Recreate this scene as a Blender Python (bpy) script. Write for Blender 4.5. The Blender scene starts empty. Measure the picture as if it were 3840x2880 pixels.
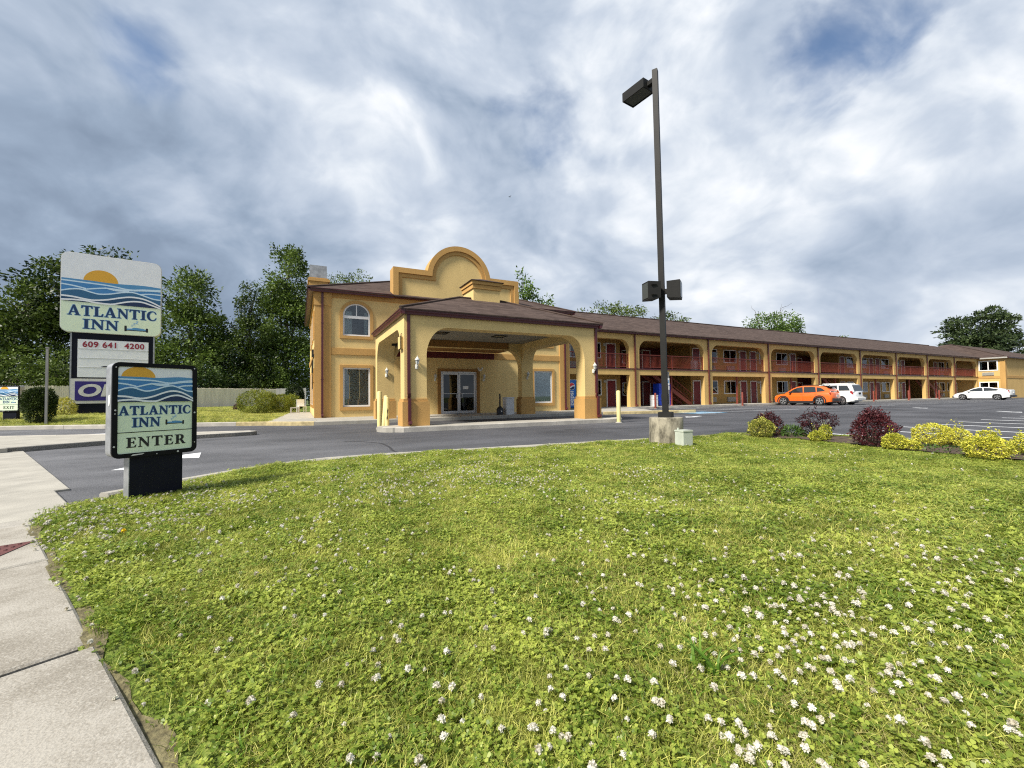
import bpy, bmesh, math, random
import numpy as np
from mathutils import Vector, Matrix
from mathutils.geometry import tessellate_polygon

random.seed(7)
RNG = np.random.default_rng(11)
SC = bpy.context.scene
COL = SC.collection
PI = math.pi

# ------------------------------------------------------------------ camera
YAW, PITCH, ROLL, CAM_H, FPX = 0.465, 0.029, -0.012, 1.026, 1590.0
cam_d = bpy.data.cameras.new('camera')
cam = bpy.data.objects.new('camera', cam_d)
COL.objects.link(cam)
cam_d.sensor_fit = 'HORIZONTAL'
cam_d.sensor_width = 36.0
cam_d.lens = 36.0 * FPX / 3840.0
cam_d.clip_start = 0.05
cam_d.clip_end = 2000
_fw = Vector((math.sin(YAW) * math.cos(PITCH), math.cos(YAW) * math.cos(PITCH), math.sin(PITCH)))
_rt = Vector((math.cos(YAW), -math.sin(YAW), 0))
_up = _rt.cross(_fw)
_c, _s = math.cos(ROLL), math.sin(ROLL)
# image x = r*c - down*s ; image down = r*s + down*c
_r2 = _rt * _c + _up * _s
_u2 = _up * _c - _rt * _s
cam.matrix_world = Matrix(((_r2.x, _u2.x, -_fw.x, 0), (_r2.y, _u2.y, -_fw.y, 0), (_r2.z, _u2.z, -_fw.z, CAM_H), (0, 0, 0, 1)))
SC.camera = cam

# ------------------------------------------------------------------ view
SC.view_settings.view_transform = 'Standard'
SC.view_settings.look = 'None'
SC.view_settings.exposure = 1.14
SC.view_settings.gamma = 1.0
SC.view_settings.use_curve_mapping = False
SC.cycles.max_bounces = 8
SC.cycles.transparent_max_bounces = 12
SC.cycles.use_denoising = False
SC.cycles.pixel_filter_type = 'BLACKMAN_HARRIS'
SC.cycles.filter_width = 1.15

# ------------------------------------------------------------------ sky and sun
SUN_TO = Vector((-0.88, -0.26, 0.95)).normalized()
SUN_EL = math.asin(SUN_TO.z)
SUN_AZ = math.atan2(SUN_TO.x, SUN_TO.y)        # clockwise from +Y
world = bpy.data.worlds.new('World')
SC.world = world
world.use_nodes = True
WN, WL = world.node_tree.nodes, world.node_tree.links
WN.clear()

def wn(t, **kw):
    n = WN.new(t)
    for k, v in kw.items():
        setattr(n, k, v)
    return n

def wmath(op, a, b=None, c=None):
    n = wn('ShaderNodeMath', operation=op)
    for i, x in enumerate((a, b, c)):
        if x is None:
            continue
        if isinstance(x, (int, float)):
            n.inputs[i].default_value = x
        else:
            WL.new(x, n.inputs[i])
    return n.outputs[0]

def build_sky():
    tc = wn('ShaderNodeTexCoord')
    sky = wn('ShaderNodeTexSky', sky_type='NISHITA')
    sky.sun_disc = False
    sky.sun_elevation = SUN_EL
    sky.sun_rotation = SUN_AZ
    sky.air_density = 1.0
    sky.dust_density = 0.6
    sky.ozone_density = 1.6
    sep = wn('ShaderNodeSeparateXYZ')
    WL.new(tc.outputs['Generated'], sep.inputs[0])
    mp = wn('ShaderNodeMapping')
    mp.inputs['Rotation'].default_value = (math.radians(SKY_TILT), math.radians(8), math.radians(SKY_TURN))
    mp.inputs['Scale'].default_value = SKY_SCALE
    mp.inputs['Location'].default_value = SKY_SHIFT
    WL.new(tc.outputs['Generated'], mp.inputs[0])

    def vadd(v, off):
        ad = wn('ShaderNodeVectorMath', operation='ADD')
        WL.new(v, ad.inputs[0])
        if isinstance(off, tuple):
            ad.inputs[1].default_value = off
        else:
            WL.new(off, ad.inputs[1])
        return ad.outputs[0]

    def noise(v, scale, detail, rough, dist=0.0, color=False):
        n = wn('ShaderNodeTexNoise')
        n.inputs['Scale'].default_value = scale
        n.inputs['Detail'].default_value = detail
        n.inputs['Roughness'].default_value = rough
        n.inputs['Distortion'].default_value = dist
        WL.new(v, n.inputs['Vector'])
        return n.outputs['Color' if color else 'Fac']

    # slow swirl of the whole layer
    sw = wn('ShaderNodeVectorMath', operation='SUBTRACT'); sw.inputs[1].default_value = (.5, .5, .5)
    WL.new(noise(vadd(mp.outputs[0], (5.2, 1.3, 0)), 1.1, 3, .5, color=True), sw.inputs[0])
    sc = wn('ShaderNodeVectorMath', operation='SCALE'); sc.inputs['Scale'].default_value = 0.55
    WL.new(sw.outputs[0], sc.inputs[0])
    base = vadd(mp.outputs[0], sc.outputs[0])

    def lobe(d, sharp, amp):
        dt = wn('ShaderNodeVectorMath', operation='DOT_PRODUCT')
        dt.inputs[1].default_value = Vector(d).normalized()
        WL.new(tc.outputs['Generated'], dt.inputs[0])
        e = wmath('POWER', 2.718, wmath('MULTIPLY', wmath('SUBTRACT', dt.outputs['Value'], 1.0), sharp))
        return wmath('MULTIPLY', e, amp)

    def total(first, *rest):
        for r in rest:
            first = wmath('ADD', first, r)
        return first

    def centred(x, k):
        return wmath('MULTIPLY', wmath('SUBTRACT', x, 0.5), k)

    d0 = noise(base, 1.9, 7, .50)
    d1 = noise(vadd(base, (-.10, .075, 0)), 1.9, 7, .50)
    relief = wmath('SUBTRACT', d0, d1)                   # lit side against shaded side of each billow
    e0 = noise(vadd(base, (3.3, 7.7, 0)), 6.0, 5, .5)
    e1 = noise(vadd(base, (3.3 - .028, 7.7 + .02, 0)), 6.0, 5, .5)
    relief2 = wmath('SUBTRACT', e0, e1)
    slow = noise(vadd(base, (9.1, 4.4, 0)), .75, 4, .5)
    tone = total(wmath('MULTIPLY_ADD', centred(slow, SKY_SLOW), 1.0, 0.515), wmath('MULTIPLY', relief, SKY_RELIEF), wmath('MULTIPLY', relief2, SKY_RELIEF2), centred(d0, SKY_DENS), *[lobe(*l) for l in SKY_BRIGHT])
    rc = wn('ShaderNodeValToRGB')
    cr = rc.color_ramp
    cr.elements[0].position = 0.18; cr.elements[0].color = (0.205, 0.262, 0.352, 1)
    cr.elements[1].position = 0.92; cr.elements[1].color = (0.78, 0.80, 0.83, 1)
    for p, c in ((0.34, (0.270, 0.338, 0.440, 1)), (0.50, (0.380, 0.445, 0.545, 1)), (0.66, (0.490, 0.548, 0.635, 1)), (0.78, (0.620, 0.665, 0.725, 1))):
        e = cr.elements.new(p); e.color = c
    WL.new(tone, rc.inputs[0])
    cover = total(d0, centred(e0, .26), wmath('MULTIPLY', wmath('MAXIMUM', wmath('SUBTRACT', 0.34, sep.outputs[2]), 0.0), 0.8), *[lobe(*l) for l in SKY_COVER])
    mask = wn('ShaderNodeMapRange', interpolation_type='SMOOTHSTEP')
    mask.inputs['From Min'].default_value = 0.24
    mask.inputs['From Max'].default_value = 0.44
    WL.new(cover, mask.inputs['Value'])
    bg_sky = wn('ShaderNodeBackground'); bg_sky.inputs[1].default_value = SKY_BLUE_STRENGTH
    WL.new(sky.outputs[0], bg_sky.inputs[0])
    bg_cl = wn('ShaderNodeBackground'); bg_cl.inputs[1].default_value = SKY_CLOUD_STRENGTH
    WL.new(rc.outputs[0], bg_cl.inputs[0])
    mx = wn('ShaderNodeMixShader')
    WL.new(mask.outputs[0], mx.inputs[0]); WL.new(bg_sky.outputs[0], mx.inputs[1]); WL.new(bg_cl.outputs[0], mx.inputs[2])
    out = wn('ShaderNodeOutputWorld')
    WL.new(mx.outputs[0], out.inputs[0])

SKY_CLOUD_STRENGTH, SKY_BLUE_STRENGTH = 0.58, 0.070
SKY_TURN, SKY_TILT, SKY_SCALE, SKY_SHIFT = 20, 30, (1.30, 1.30, 1.9), (3.1, 1.7, 0.4)
SKY_SLOW, SKY_RELIEF, SKY_RELIEF2, SKY_DENS = 0.48, 1.30, 0.50, 0.46
SKY_COVER = [((0.0, 0.0, 1.0), 0.0, 0.06), ((-0.225, 0.819, 0.529), 300, -0.26), ((0.773, 0.383, 0.505), 130, -0.17), ((0.768, 0.316, 0.557), 110, -0.19),
             ((0.463, 0.727, 0.506), 500, -0.05), ((0.855, 0.289, 0.431), 25, 0.10), ((0.690, 0.539, 0.484), 60, 0.10)]
SKY_BRIGHT = [((0.012, 0.881, 0.473), 60, 0.05), ((0.133, 0.878, 0.459), 120, 0.08), ((-0.052, 0.838, 0.543), 40, 0.07), ((-0.180, 0.828, 0.530), 60, 0.08), ((0.276, 0.721, 0.636), 40, 0.06),
              ((-0.295, 0.895, 0.334), 28, -0.19), ((-0.144, 0.952, 0.269), 40, -0.16), ((0.10, 0.93, 0.36), 160, -0.06), ((0.40, 0.80, 0.43), 160, -0.12), ((-0.317, 0.828, 0.463), 60, 0.04),
              ((0.570, 0.709, 0.414), 40, 0.16), ((0.690, 0.539, 0.484), 30, 0.14), ((0.818, 0.423, 0.390), 45, 0.05), ((0.855, 0.289, 0.431), 30, 0.12), ((0.848, 0.215, 0.484), 40, 0.12),
              ((0.828, 0.504, 0.247), 60, 0.02), ((0.926, 0.304, 0.225), 50, 0.0), ((0.718, 0.632, 0.291), 200, 0.08), ((0.968, 0.226, 0.105), 120, 0.12)]
build_sky()

sun_d = bpy.data.lights.new('sun', 'SUN')
sun_d.energy = 3.2
sun_d.angle = math.radians(10)
sun_d.color = (1.0, 0.94, 0.84)
sun = bpy.data.objects.new('sun', sun_d)
COL.objects.link(sun)
sun.rotation_euler = SUN_TO.to_track_quat('Z', 'Y').to_euler()
sun.location = (-20, 0, 40)

# ------------------------------------------------------------------ materials
def new_mat(name):
    m = bpy.data.materials.new(name)
    m.use_nodes = True
    return m, m.node_tree.nodes, m.node_tree.links

def mat(name, col, rough=0.6, var=0.0, vscale=3.0, bump=0.0, bscale=60.0, metal=0.0, spec=0.4, col2=None, detail=5.0, streak=0.0):
    m, N, L = new_mat(name)
    b = N['Principled BSDF']
    b.inputs['Base Color'].default_value = (*col, 1)
    b.inputs['Roughness'].default_value = rough
    b.inputs['Metallic'].default_value = metal
    b.inputs['Specular IOR Level'].default_value = spec
    geo = N.new('ShaderNodeNewGeometry')
    if var or col2:
        n = N.new('ShaderNodeTexNoise')
        n.inputs['Scale'].default_value = vscale
        n.inputs['Detail'].default_value = detail
        n.inputs['Roughness'].default_value = 0.62
        if streak:
            mp = N.new('ShaderNodeMapping'); mp.inputs['Scale'].default_value = (1, 1, streak)
            L.new(geo.outputs['Position'], mp.inputs[0]); L.new(mp.outputs[0], n.inputs['Vector'])
        else:
            L.new(geo.outputs['Position'], n.inputs['Vector'])
        r = N.new('ShaderNodeValToRGB')
        c2 = col2 if col2 else tuple(min(1, c * (1 + var)) for c in col)
        c1 = col if col2 else tuple(c * (1 - var) for c in col)
        r.color_ramp.elements[0].position = 0.32; r.color_ramp.elements[0].color = (*c1, 1)
        r.color_ramp.elements[1].position = 0.68; r.color_ramp.elements[1].color = (*c2, 1)
        L.new(n.outputs['Fac'], r.inputs[0]); L.new(r.outputs[0], b.inputs['Base Color'])
    if bump:
        n2 = N.new('ShaderNodeTexNoise')
        n2.inputs['Scale'].default_value = bscale
        n2.inputs['Detail'].default_value = 4
        L.new(geo.outputs['Position'], n2.inputs['Vector'])
        bp = N.new('ShaderNodeBump')
        bp.inputs['Strength'].default_value = bump
        bp.inputs['Distance'].default_value = 0.02
        L.new(n2.outputs['Fac'], bp.inputs['Height']); L.new(bp.outputs[0], b.inputs['Normal'])
    return m

def leaf_mat(name, c_lo, c_hi, vscale=1.5, trans=0.3, rough=0.55, perobj=0.25):
    m, N, L = new_mat(name)
    N.remove(N['Principled BSDF'])
    out = N['Material Output']
    geo = N.new('ShaderNodeNewGeometry')
    n = N.new('ShaderNodeTexNoise'); n.inputs['Scale'].default_value = vscale; n.inputs['Detail'].default_value = 4
    L.new(geo.outputs['Position'], n.inputs['Vector'])
    oi = N.new('ShaderNodeObjectInfo')
    mr = N.new('ShaderNodeMath'); mr.operation = 'MULTIPLY_ADD'
    mr.inputs[1].default_value = perobj; mr.inputs[2].default_value = -perobj * 0.5
    L.new(oi.outputs['Random'], mr.inputs[0])
    ri = N.new('ShaderNodeMath'); ri.operation = 'MULTIPLY_ADD'
    ri.inputs[1].default_value = 0.35; ri.inputs[2].default_value = -0.175
    L.new(geo.outputs['Random Per Island'], ri.inputs[0])
    a1 = N.new('ShaderNodeMath'); a1.operation = 'ADD'
    L.new(n.outputs['Fac'], a1.inputs[0]); L.new(mr.outputs[0], a1.inputs[1])
    ad = N.new('ShaderNodeMath'); ad.operation = 'ADD'
    L.new(a1.outputs[0], ad.inputs[0]); L.new(ri.outputs[0], ad.inputs[1])
    r = N.new('ShaderNodeValToRGB')
    r.color_ramp.elements[0].position = 0.28; r.color_ramp.elements[0].color = (*c_lo, 1)
    r.color_ramp.elements[1].position = 0.72; r.color_ramp.elements[1].color = (*c_hi, 1)
    L.new(ad.outputs[0], r.inputs[0])
    b = N.new('ShaderNodeBsdfPrincipled')
    b.inputs['Roughness'].default_value = rough
    b.inputs['Specular IOR Level'].default_value = 0.3
    L.new(r.outputs[0], b.inputs['Base Color'])
    t = N.new('ShaderNodeBsdfTranslucent')
    L.new(r.outputs[0], t.inputs['Color'])
    mx = N.new('ShaderNodeMixShader'); mx.inputs[0].default_value = trans
    L.new(b.outputs[0], mx.inputs[1]); L.new(t.outputs[0], mx.inputs[2])
    L.new(mx.outputs[0], out.inputs['Surface'])
    return m

def glass_mat(name, ior=1.75, tint=(0.85, 0.9, 0.9)):
    m, N, L = new_mat(name)
    N.remove(N['Principled BSDF'])
    out = N['Material Output']
    fr = N.new('ShaderNodeFresnel'); fr.inputs['IOR'].default_value = ior
    tr = N.new('ShaderNodeBsdfTransparent'); tr.inputs[0].default_value = (*tint, 1)
    gl = N.new('ShaderNodeBsdfGlossy'); gl.inputs['Roughness'].default_value = 0.02
    mx = N.new('ShaderNodeMixShader')
    L.new(fr.outputs[0], mx.inputs[0]); L.new(tr.outputs[0], mx.inputs[1]); L.new(gl.outputs[0], mx.inputs[2])
    L.new(mx.outputs[0], out.inputs['Surface'])
    return m

M = {}
M['stucco'] = mat('tan_stucco', (0.670, 0.490, 0.205), 0.9, 0.075, 1.3, 0.35, 55, streak=0.30)
M['trim'] = mat('ochre_stucco', (0.480, 0.280, 0.090), 0.9, 0.09, 1.6, 0.35, 55, streak=0.35)
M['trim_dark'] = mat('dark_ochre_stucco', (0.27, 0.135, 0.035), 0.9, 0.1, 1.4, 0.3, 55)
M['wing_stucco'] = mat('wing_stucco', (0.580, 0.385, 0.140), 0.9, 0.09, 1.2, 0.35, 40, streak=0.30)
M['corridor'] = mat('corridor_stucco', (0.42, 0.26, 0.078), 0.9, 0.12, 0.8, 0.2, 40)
M['maroon'] = mat('maroon_metal', (0.075, 0.014, 0.018), 0.38, 0.12, 4, 0, spec=0.5)
M['rust_red'] = mat('rust_red_paint', (0.20, 0.040, 0.024), 0.55, 0.2, 6, 0.1, 30)
M['spout_brown'] = mat('brown_red_metal', (0.115, 0.030, 0.022), 0.45, 0.15, 4)
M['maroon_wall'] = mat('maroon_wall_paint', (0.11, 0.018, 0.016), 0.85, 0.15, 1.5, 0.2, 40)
M['door_red'] = mat('red_door_paint', (0.20, 0.012, 0.012), 0.45, 0.15, 3)
M['white'] = mat('white_vinyl', (0.78, 0.78, 0.76), 0.4, 0.05, 4)
M['dirty_white'] = mat('weathered_white', (0.62, 0.61, 0.58), 0.55, 0.14, 5)
M['alu'] = mat('brushed_aluminium', (0.55, 0.55, 0.55), 0.35, 0.08, 8, metal=0.6)
M['galv'] = mat('galvanised_metal', (0.33, 0.34, 0.35), 0.5, 0.25, 7, 0.05, 20, metal=0.5)
M['black'] = mat('black_paint', (0.006, 0.006, 0.007), 0.5, 0.2, 6, spec=0.15)
M['navy_black'] = mat('navy_black_paint', (0.006, 0.007, 0.014), 0.5, 0.2, 6, spec=0.15)
M['bronze'] = mat('dark_bronze_paint', (0.015, 0.0145, 0.0135), 0.55, 0.18, 5, 0.05, 40, spec=0.22)
M['dark'] = mat('dark_interior', (0.010, 0.010, 0.010), 0.9)
M['lens'] = mat('lamp_lens', (0.06, 0.065, 0.06), 0.2)
M['curtain'] = mat('white_curtain', (0.62, 0.64, 0.62), 0.9, 0.08, 9)
M['curtain_green'] = mat('sage_curtain', (0.20, 0.23, 0.17), 0.9, 0.15, 9)
M['blind'] = mat('white_blind', (0.78, 0.79, 0.76), 0.7)
M['glass'] = glass_mat('window_glass')
M['glass_dark'] = glass_mat('tinted_glass', 1.6, (0.25, 0.28, 0.28))
M['concrete'] = mat('pale_concrete', (0.355, 0.335, 0.290), 0.9, 0.14, 2.5, 0.25, 90)
M['kerb'] = mat('kerb_concrete', (0.40, 0.375, 0.33), 0.92, 0.2, 2.2, 0.3, 60)
M['kerb_pale'] = mat('pale_kerb', (0.56, 0.54, 0.48), 0.9, 0.12, 3, 0.2, 60)
M['kerb_yellow'] = mat('faded_yellow_kerb', (0.44, 0.36, 0.19), 0.85, 0.3, 5, 0.2, 60)
M['paint'] = mat('white_road_paint', (0.72, 0.73, 0.74), 0.7, 0.14, 4)
M['paint_worn'] = mat('worn_road_paint', (0.40, 0.41, 0.43), 0.8, 0.25, 6)
M['paint_blue'] = mat('blue_road_paint', (0.12, 0.28, 0.42), 0.8, 0.3, 3)
M['bollard'] = mat('cream_yellow_paint', (0.70, 0.60, 0.27), 0.5, 0.06, 6)
M['rust'] = mat('bare_rust', (0.05, 0.03, 0.02), 0.8)
M['wood_fence'] = mat('weathered_cedar', (0.78, 0.69, 0.57), 0.9, 0.14, 5, 0.2, 30, streak=0.12)
M['wood_grey'] = mat('grey_wood', (0.20, 0.20, 0.19), 0.9, 0.2, 5, 0.2, 30, streak=0.12)
M['bark'] = mat('bark', (0.075, 0.058, 0.045), 0.95, 0.3, 6, 0.5, 25)
M['soil'] = mat('mulch_soil', (0.075, 0.052, 0.036), 1.0, 0.5, 9, 0.6, 35)
M['thatch'] = mat('dry_thatch_soil', (0.07, 0.058, 0.030), 1.0, 0.4, 30, 0.8, 60, col2=(0.21, 0.185, 0.095))
M['tyre'] = mat('tyre_rubber', (0.014, 0.014, 0.015), 0.8)
M['rim'] = mat('alloy_rim', (0.50, 0.51, 0.52), 0.3, metal=0.7)
M['plastic_black'] = mat('black_plastic', (0.018, 0.018, 0.020), 0.55)
M['chrome'] = mat('chrome', (0.65, 0.66, 0.68), 0.15, metal=0.9)
M['headlight'] = mat('headlight_lens', (0.55, 0.58, 0.60), 0.12)
M['taillight'] = mat('red_taillight', (0.30, 0.012, 0.015), 0.2)
M['car_glass'] = mat('car_glass', (0.022, 0.026, 0.028), 0.04, spec=0.9)
M['blue_vend'] = mat('blue_vending_panel', (0.015, 0.12, 0.42), 0.3)
M['blue_bin'] = mat('blue_plastic', (0.015, 0.055, 0.50), 0.4, 0.2, 3)
M['cream_wall'] = mat('sign_cream', (0.72, 0.83, 0.62), 0.45, 0.03, 4)
M['sign_white'] = mat('sign_white', (0.80, 0.82, 0.84), 0.4, 0.04, 3)
M['sign_sun'] = mat('sign_sun_orange', (0.72, 0.38, 0.035), 0.45)
M['sea1'] = mat('sea_light', (0.085, 0.27, 0.50), 0.45)
M['sea2'] = mat('sea_mid', (0.055, 0.22, 0.48), 0.45)
M['sea3'] = mat('sea_teal', (0.028, 0.12, 0.24), 0.45)
M['sea4'] = mat('sea_deep', (0.014, 0.06, 0.135), 0.45)
M['sea5'] = mat('sea_navy', (0.010, 0.026, 0.085), 0.45)
M['foam'] = mat('wave_foam', (0.58, 0.74, 0.86), 0.45)
M['foam_white'] = mat('wave_white', (0.80, 0.83, 0.86), 0.45)
M['navy'] = mat('navy_lettering', (0.010, 0.035, 0.115), 0.45)
M['halo'] = mat('letter_halo_blue', (0.22, 0.42, 0.66), 0.45)
M['ink'] = mat('black_lettering', (0.012, 0.012, 0.013), 0.45)
M['crimson'] = mat('crimson_lettering', (0.28, 0.022, 0.04), 0.5)
M['open_blue'] = mat('banner_purple_blue', (0.030, 0.018, 0.17), 0.5, 0.15, 3)
M['open_red'] = mat('banner_red', (0.42, 0.028, 0.03), 0.5, 0.15, 3)
M['red_print'] = mat('red_print', (0.60, 0.02, 0.03), 0.4)
M['bin_white'] = mat('pale_grey_plastic', (0.60, 0.61, 0.62), 0.5, 0.05, 5)
M['ubox'] = mat('pale_green_grey_metal', (0.44, 0.47, 0.40), 0.5, 0.1, 5)
M['tactile'] = mat('brick_red_tactile', (0.12, 0.045, 0.042), 0.85, 0.15, 8)
M['joint'] = mat('dark_joint', (0.035, 0.035, 0.038), 0.95, 0.3, 20)
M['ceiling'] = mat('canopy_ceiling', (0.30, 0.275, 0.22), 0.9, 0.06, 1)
M['ac'] = mat('ac_grille_grey', (0.36, 0.35, 0.31), 0.6, 0.1, 6)
M['cabin_white'] = mat('lamp_white_metal', (0.62, 0.61, 0.56), 0.4, 0.05, 6)
M['lamp_glass'] = mat('lamp_glass', (0.45, 0.48, 0.47), 0.15)

def shingle_mat():
    m, N, L = new_mat('brown_shingles')
    b = N['Principled BSDF']; b.inputs['Roughness'].default_value = 0.92
    b.inputs['Specular IOR Level'].default_value = 0.2
    geo = N.new('ShaderNodeNewGeometry')
    mp = N.new('ShaderNodeMapping'); mp.inputs['Scale'].default_value = (3.0, 3.0, 14.0)
    L.new(geo.outputs['Position'], mp.inputs[0])
    v = N.new('ShaderNodeTexVoronoi'); v.inputs['Scale'].default_value = 1.0
    L.new(mp.outputs[0], v.inputs['Vector'])
    n = N.new('ShaderNodeTexNoise'); n.inputs['Scale'].default_value = 0.8; n.inputs['Detail'].default_value = 6
    L.new(geo.outputs['Position'], n.inputs['Vector'])
    mxf = N.new('ShaderNodeMath'); mxf.operation = 'MULTIPLY_ADD'; mxf.inputs[1].default_value = 0.45; mxf.inputs[2].default_value = 0.0
    sep = N.new('ShaderNodeSeparateColor'); L.new(v.outputs['Color'], sep.inputs[0])
    L.new(sep.outputs[0], mxf.inputs[0])
    ad = N.new('ShaderNodeMath'); ad.operation = 'MULTIPLY_ADD'; ad.inputs[1].default_value = 0.6
    L.new(n.outputs['Fac'], ad.inputs[0]); L.new(mxf.outputs[0], ad.inputs[2])
    r = N.new('ShaderNodeValToRGB')
    r.color_ramp.elements[0].position = 0.22; r.color_ramp.elements[0].color = (0.045, 0.030, 0.025, 1)
    r.color_ramp.elements[1].position = 0.80; r.color_ramp.elements[1].color = (0.094, 0.066, 0.055, 1)
    L.new(ad.outputs[0], r.inputs[0]); L.new(r.outputs[0], b.inputs['Base Color'])
    # courses: one small step every 0.06 m of height
    w = N.new('ShaderNodeSeparateXYZ'); L.new(geo.outputs['Position'], w.inputs[0])
    f = N.new('ShaderNodeMath'); f.operation = 'MULTIPLY'; f.inputs[1].default_value = 17.0; L.new(w.outputs[2], f.inputs[0])
    fr = N.new('ShaderNodeMath'); fr.operation = 'FRACT'; L.new(f.outputs[0], fr.inputs[0])
    hs = N.new('ShaderNodeMath'); hs.operation = 'ADD'; L.new(fr.outputs[0], hs.inputs[0]); L.new(sep.outputs[1], hs.inputs[1])
    bp = N.new('ShaderNodeBump'); bp.inputs['Strength'].default_value = 0.5; bp.inputs['Distance'].default_value = 0.02
    L.new(hs.outputs[0], bp.inputs['Height']); L.new(bp.outputs[0], b.inputs['Normal'])
    return m
M['shingle'] = shingle_mat()

def asphalt_mat():
    m, N, L = new_mat('asphalt')
    b = N['Principled BSDF']; b.inputs['Specular IOR Level'].default_value = 0.35
    geo = N.new('ShaderNodeNewGeometry')
    n1 = N.new('ShaderNodeTexNoise'); n1.inputs['Scale'].default_value = 0.35; n1.inputs['Detail'].default_value = 7; n1.inputs['Roughness'].default_value = 0.6
    n2 = N.new('ShaderNodeTexNoise'); n2.inputs['Scale'].default_value = 70; n2.inputs['Detail'].default_value = 3
    n3 = N.new('ShaderNodeTexVoronoi'); n3.inputs['Scale'].default_value = 140
    mp = N.new('ShaderNodeMapping'); mp.inputs['Scale'].default_value = (0.12, 1.0, 1.0); mp.inputs['Rotation'].default_value = (0, 0, 0.2)
    n4 = N.new('ShaderNodeTexNoise'); n4.inputs['Scale'].default_value = 1.1; n4.inputs['Detail'].default_value = 5
    L.new(geo.outputs['Position'], mp.inputs[0]); L.new(mp.outputs[0], n4.inputs['Vector'])
    for n in (n1, n2, n3):
        L.new(geo.outputs['Position'], n.inputs['Vector'])
    s = N.new('ShaderNodeMath'); s.operation = 'MULTIPLY_ADD'; s.inputs[1].default_value = 0.45; L.new(n2.outputs['Fac'], s.inputs[0])
    L.new(n1.outputs['Fac'], s.inputs[2])
    s1 = N.new('ShaderNodeMath'); s1.operation = 'MULTIPLY_ADD'; s1.inputs[1].default_value = 0.5; L.new(n4.outputs['Fac'], s1.inputs[0]); L.new(s.outputs[0], s1.inputs[2])
    sp = N.new('ShaderNodeSeparateColor'); L.new(n3.outputs['Color'], sp.inputs[0])
    s2 = N.new('ShaderNodeMath'); s2.operation = 'MULTIPLY_ADD'; s2.inputs[1].default_value = 0.30; L.new(sp.outputs[0], s2.inputs[0]); L.new(s1.outputs[0], s2.inputs[2])
    r = N.new('ShaderNodeValToRGB')
    hf = N.new('ShaderNodeMath'); hf.operation = 'MULTIPLY'; hf.inputs[1].default_value = 0.5; L.new(s2.outputs[0], hf.inputs[0])
    r.color_ramp.elements[0].position = 0.40; r.color_ramp.elements[0].color = (0.036, 0.037, 0.041, 1)
    r.color_ramp.elements[1].position = 0.74; r.color_ramp.elements[1].color = (0.190, 0.191, 0.203, 1)
    L.new(hf.outputs[0], r.inputs[0])
    xyz = N.new('ShaderNodeSeparateXYZ'); L.new(geo.outputs['Position'], xyz.inputs[0])
    ag = N.new('ShaderNodeMath'); ag.operation = 'MULTIPLY_ADD'; ag.inputs[1].default_value = 0.55; L.new(xyz.outputs[1], ag.inputs[0]); L.new(xyz.outputs[0], ag.inputs[2])
    nw = N.new('ShaderNodeMath'); nw.operation = 'MULTIPLY_ADD'; nw.inputs[1].default_value = 6.0; L.new(n1.outputs['Fac'], nw.inputs[0]); L.new(ag.outputs[0], nw.inputs[2])
    am = N.new('ShaderNodeMapRange'); am.interpolation_type = 'SMOOTHSTEP'; am.inputs['From Min'].default_value = 7.0; am.inputs['From Max'].default_value = 13.0
    L.new(nw.outputs[0], am.inputs['Value'])
    hs = N.new('ShaderNodeMix'); hs.data_type = 'RGBA'; hs.blend_type = 'MULTIPLY'; hs.inputs[7].default_value = (0.62, 0.62, 0.64, 1)
    L.new(am.outputs[0], hs.inputs[0]); L.new(r.outputs[0], hs.inputs[6])
    st = N.new('ShaderNodeTexNoise'); st.inputs['Scale'].default_value = 1.6; st.inputs['Detail'].default_value = 6; st.inputs['Roughness'].default_value = .7
    L.new(geo.outputs['Position'], st.inputs['Vector'])
    sm = N.new('ShaderNodeMapRange'); sm.inputs['From Min'].default_value = .62; sm.inputs['From Max'].default_value = .72; L.new(st.outputs['Fac'], sm.inputs['Value'])
    sk = N.new('ShaderNodeMix'); sk.data_type = 'RGBA'; sk.blend_type = 'MULTIPLY'; sk.inputs[7].default_value = (0.6, 0.6, 0.6, 1)
    L.new(sm.outputs[0], sk.inputs[0]); L.new(hs.outputs[2], sk.inputs[6])
    L.new(sk.outputs[2], b.inputs['Base Color'])
    b.inputs['Roughness'].default_value = 0.8
    bp = N.new('ShaderNodeBump'); bp.inputs['Strength'].default_value = 0.5; bp.inputs['Distance'].default_value = 0.006
    L.new(sp.outputs[1], bp.inputs['Height']); L.new(bp.outputs[0], b.inputs['Normal'])
    return m
M['asphalt'] = asphalt_mat()

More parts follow.
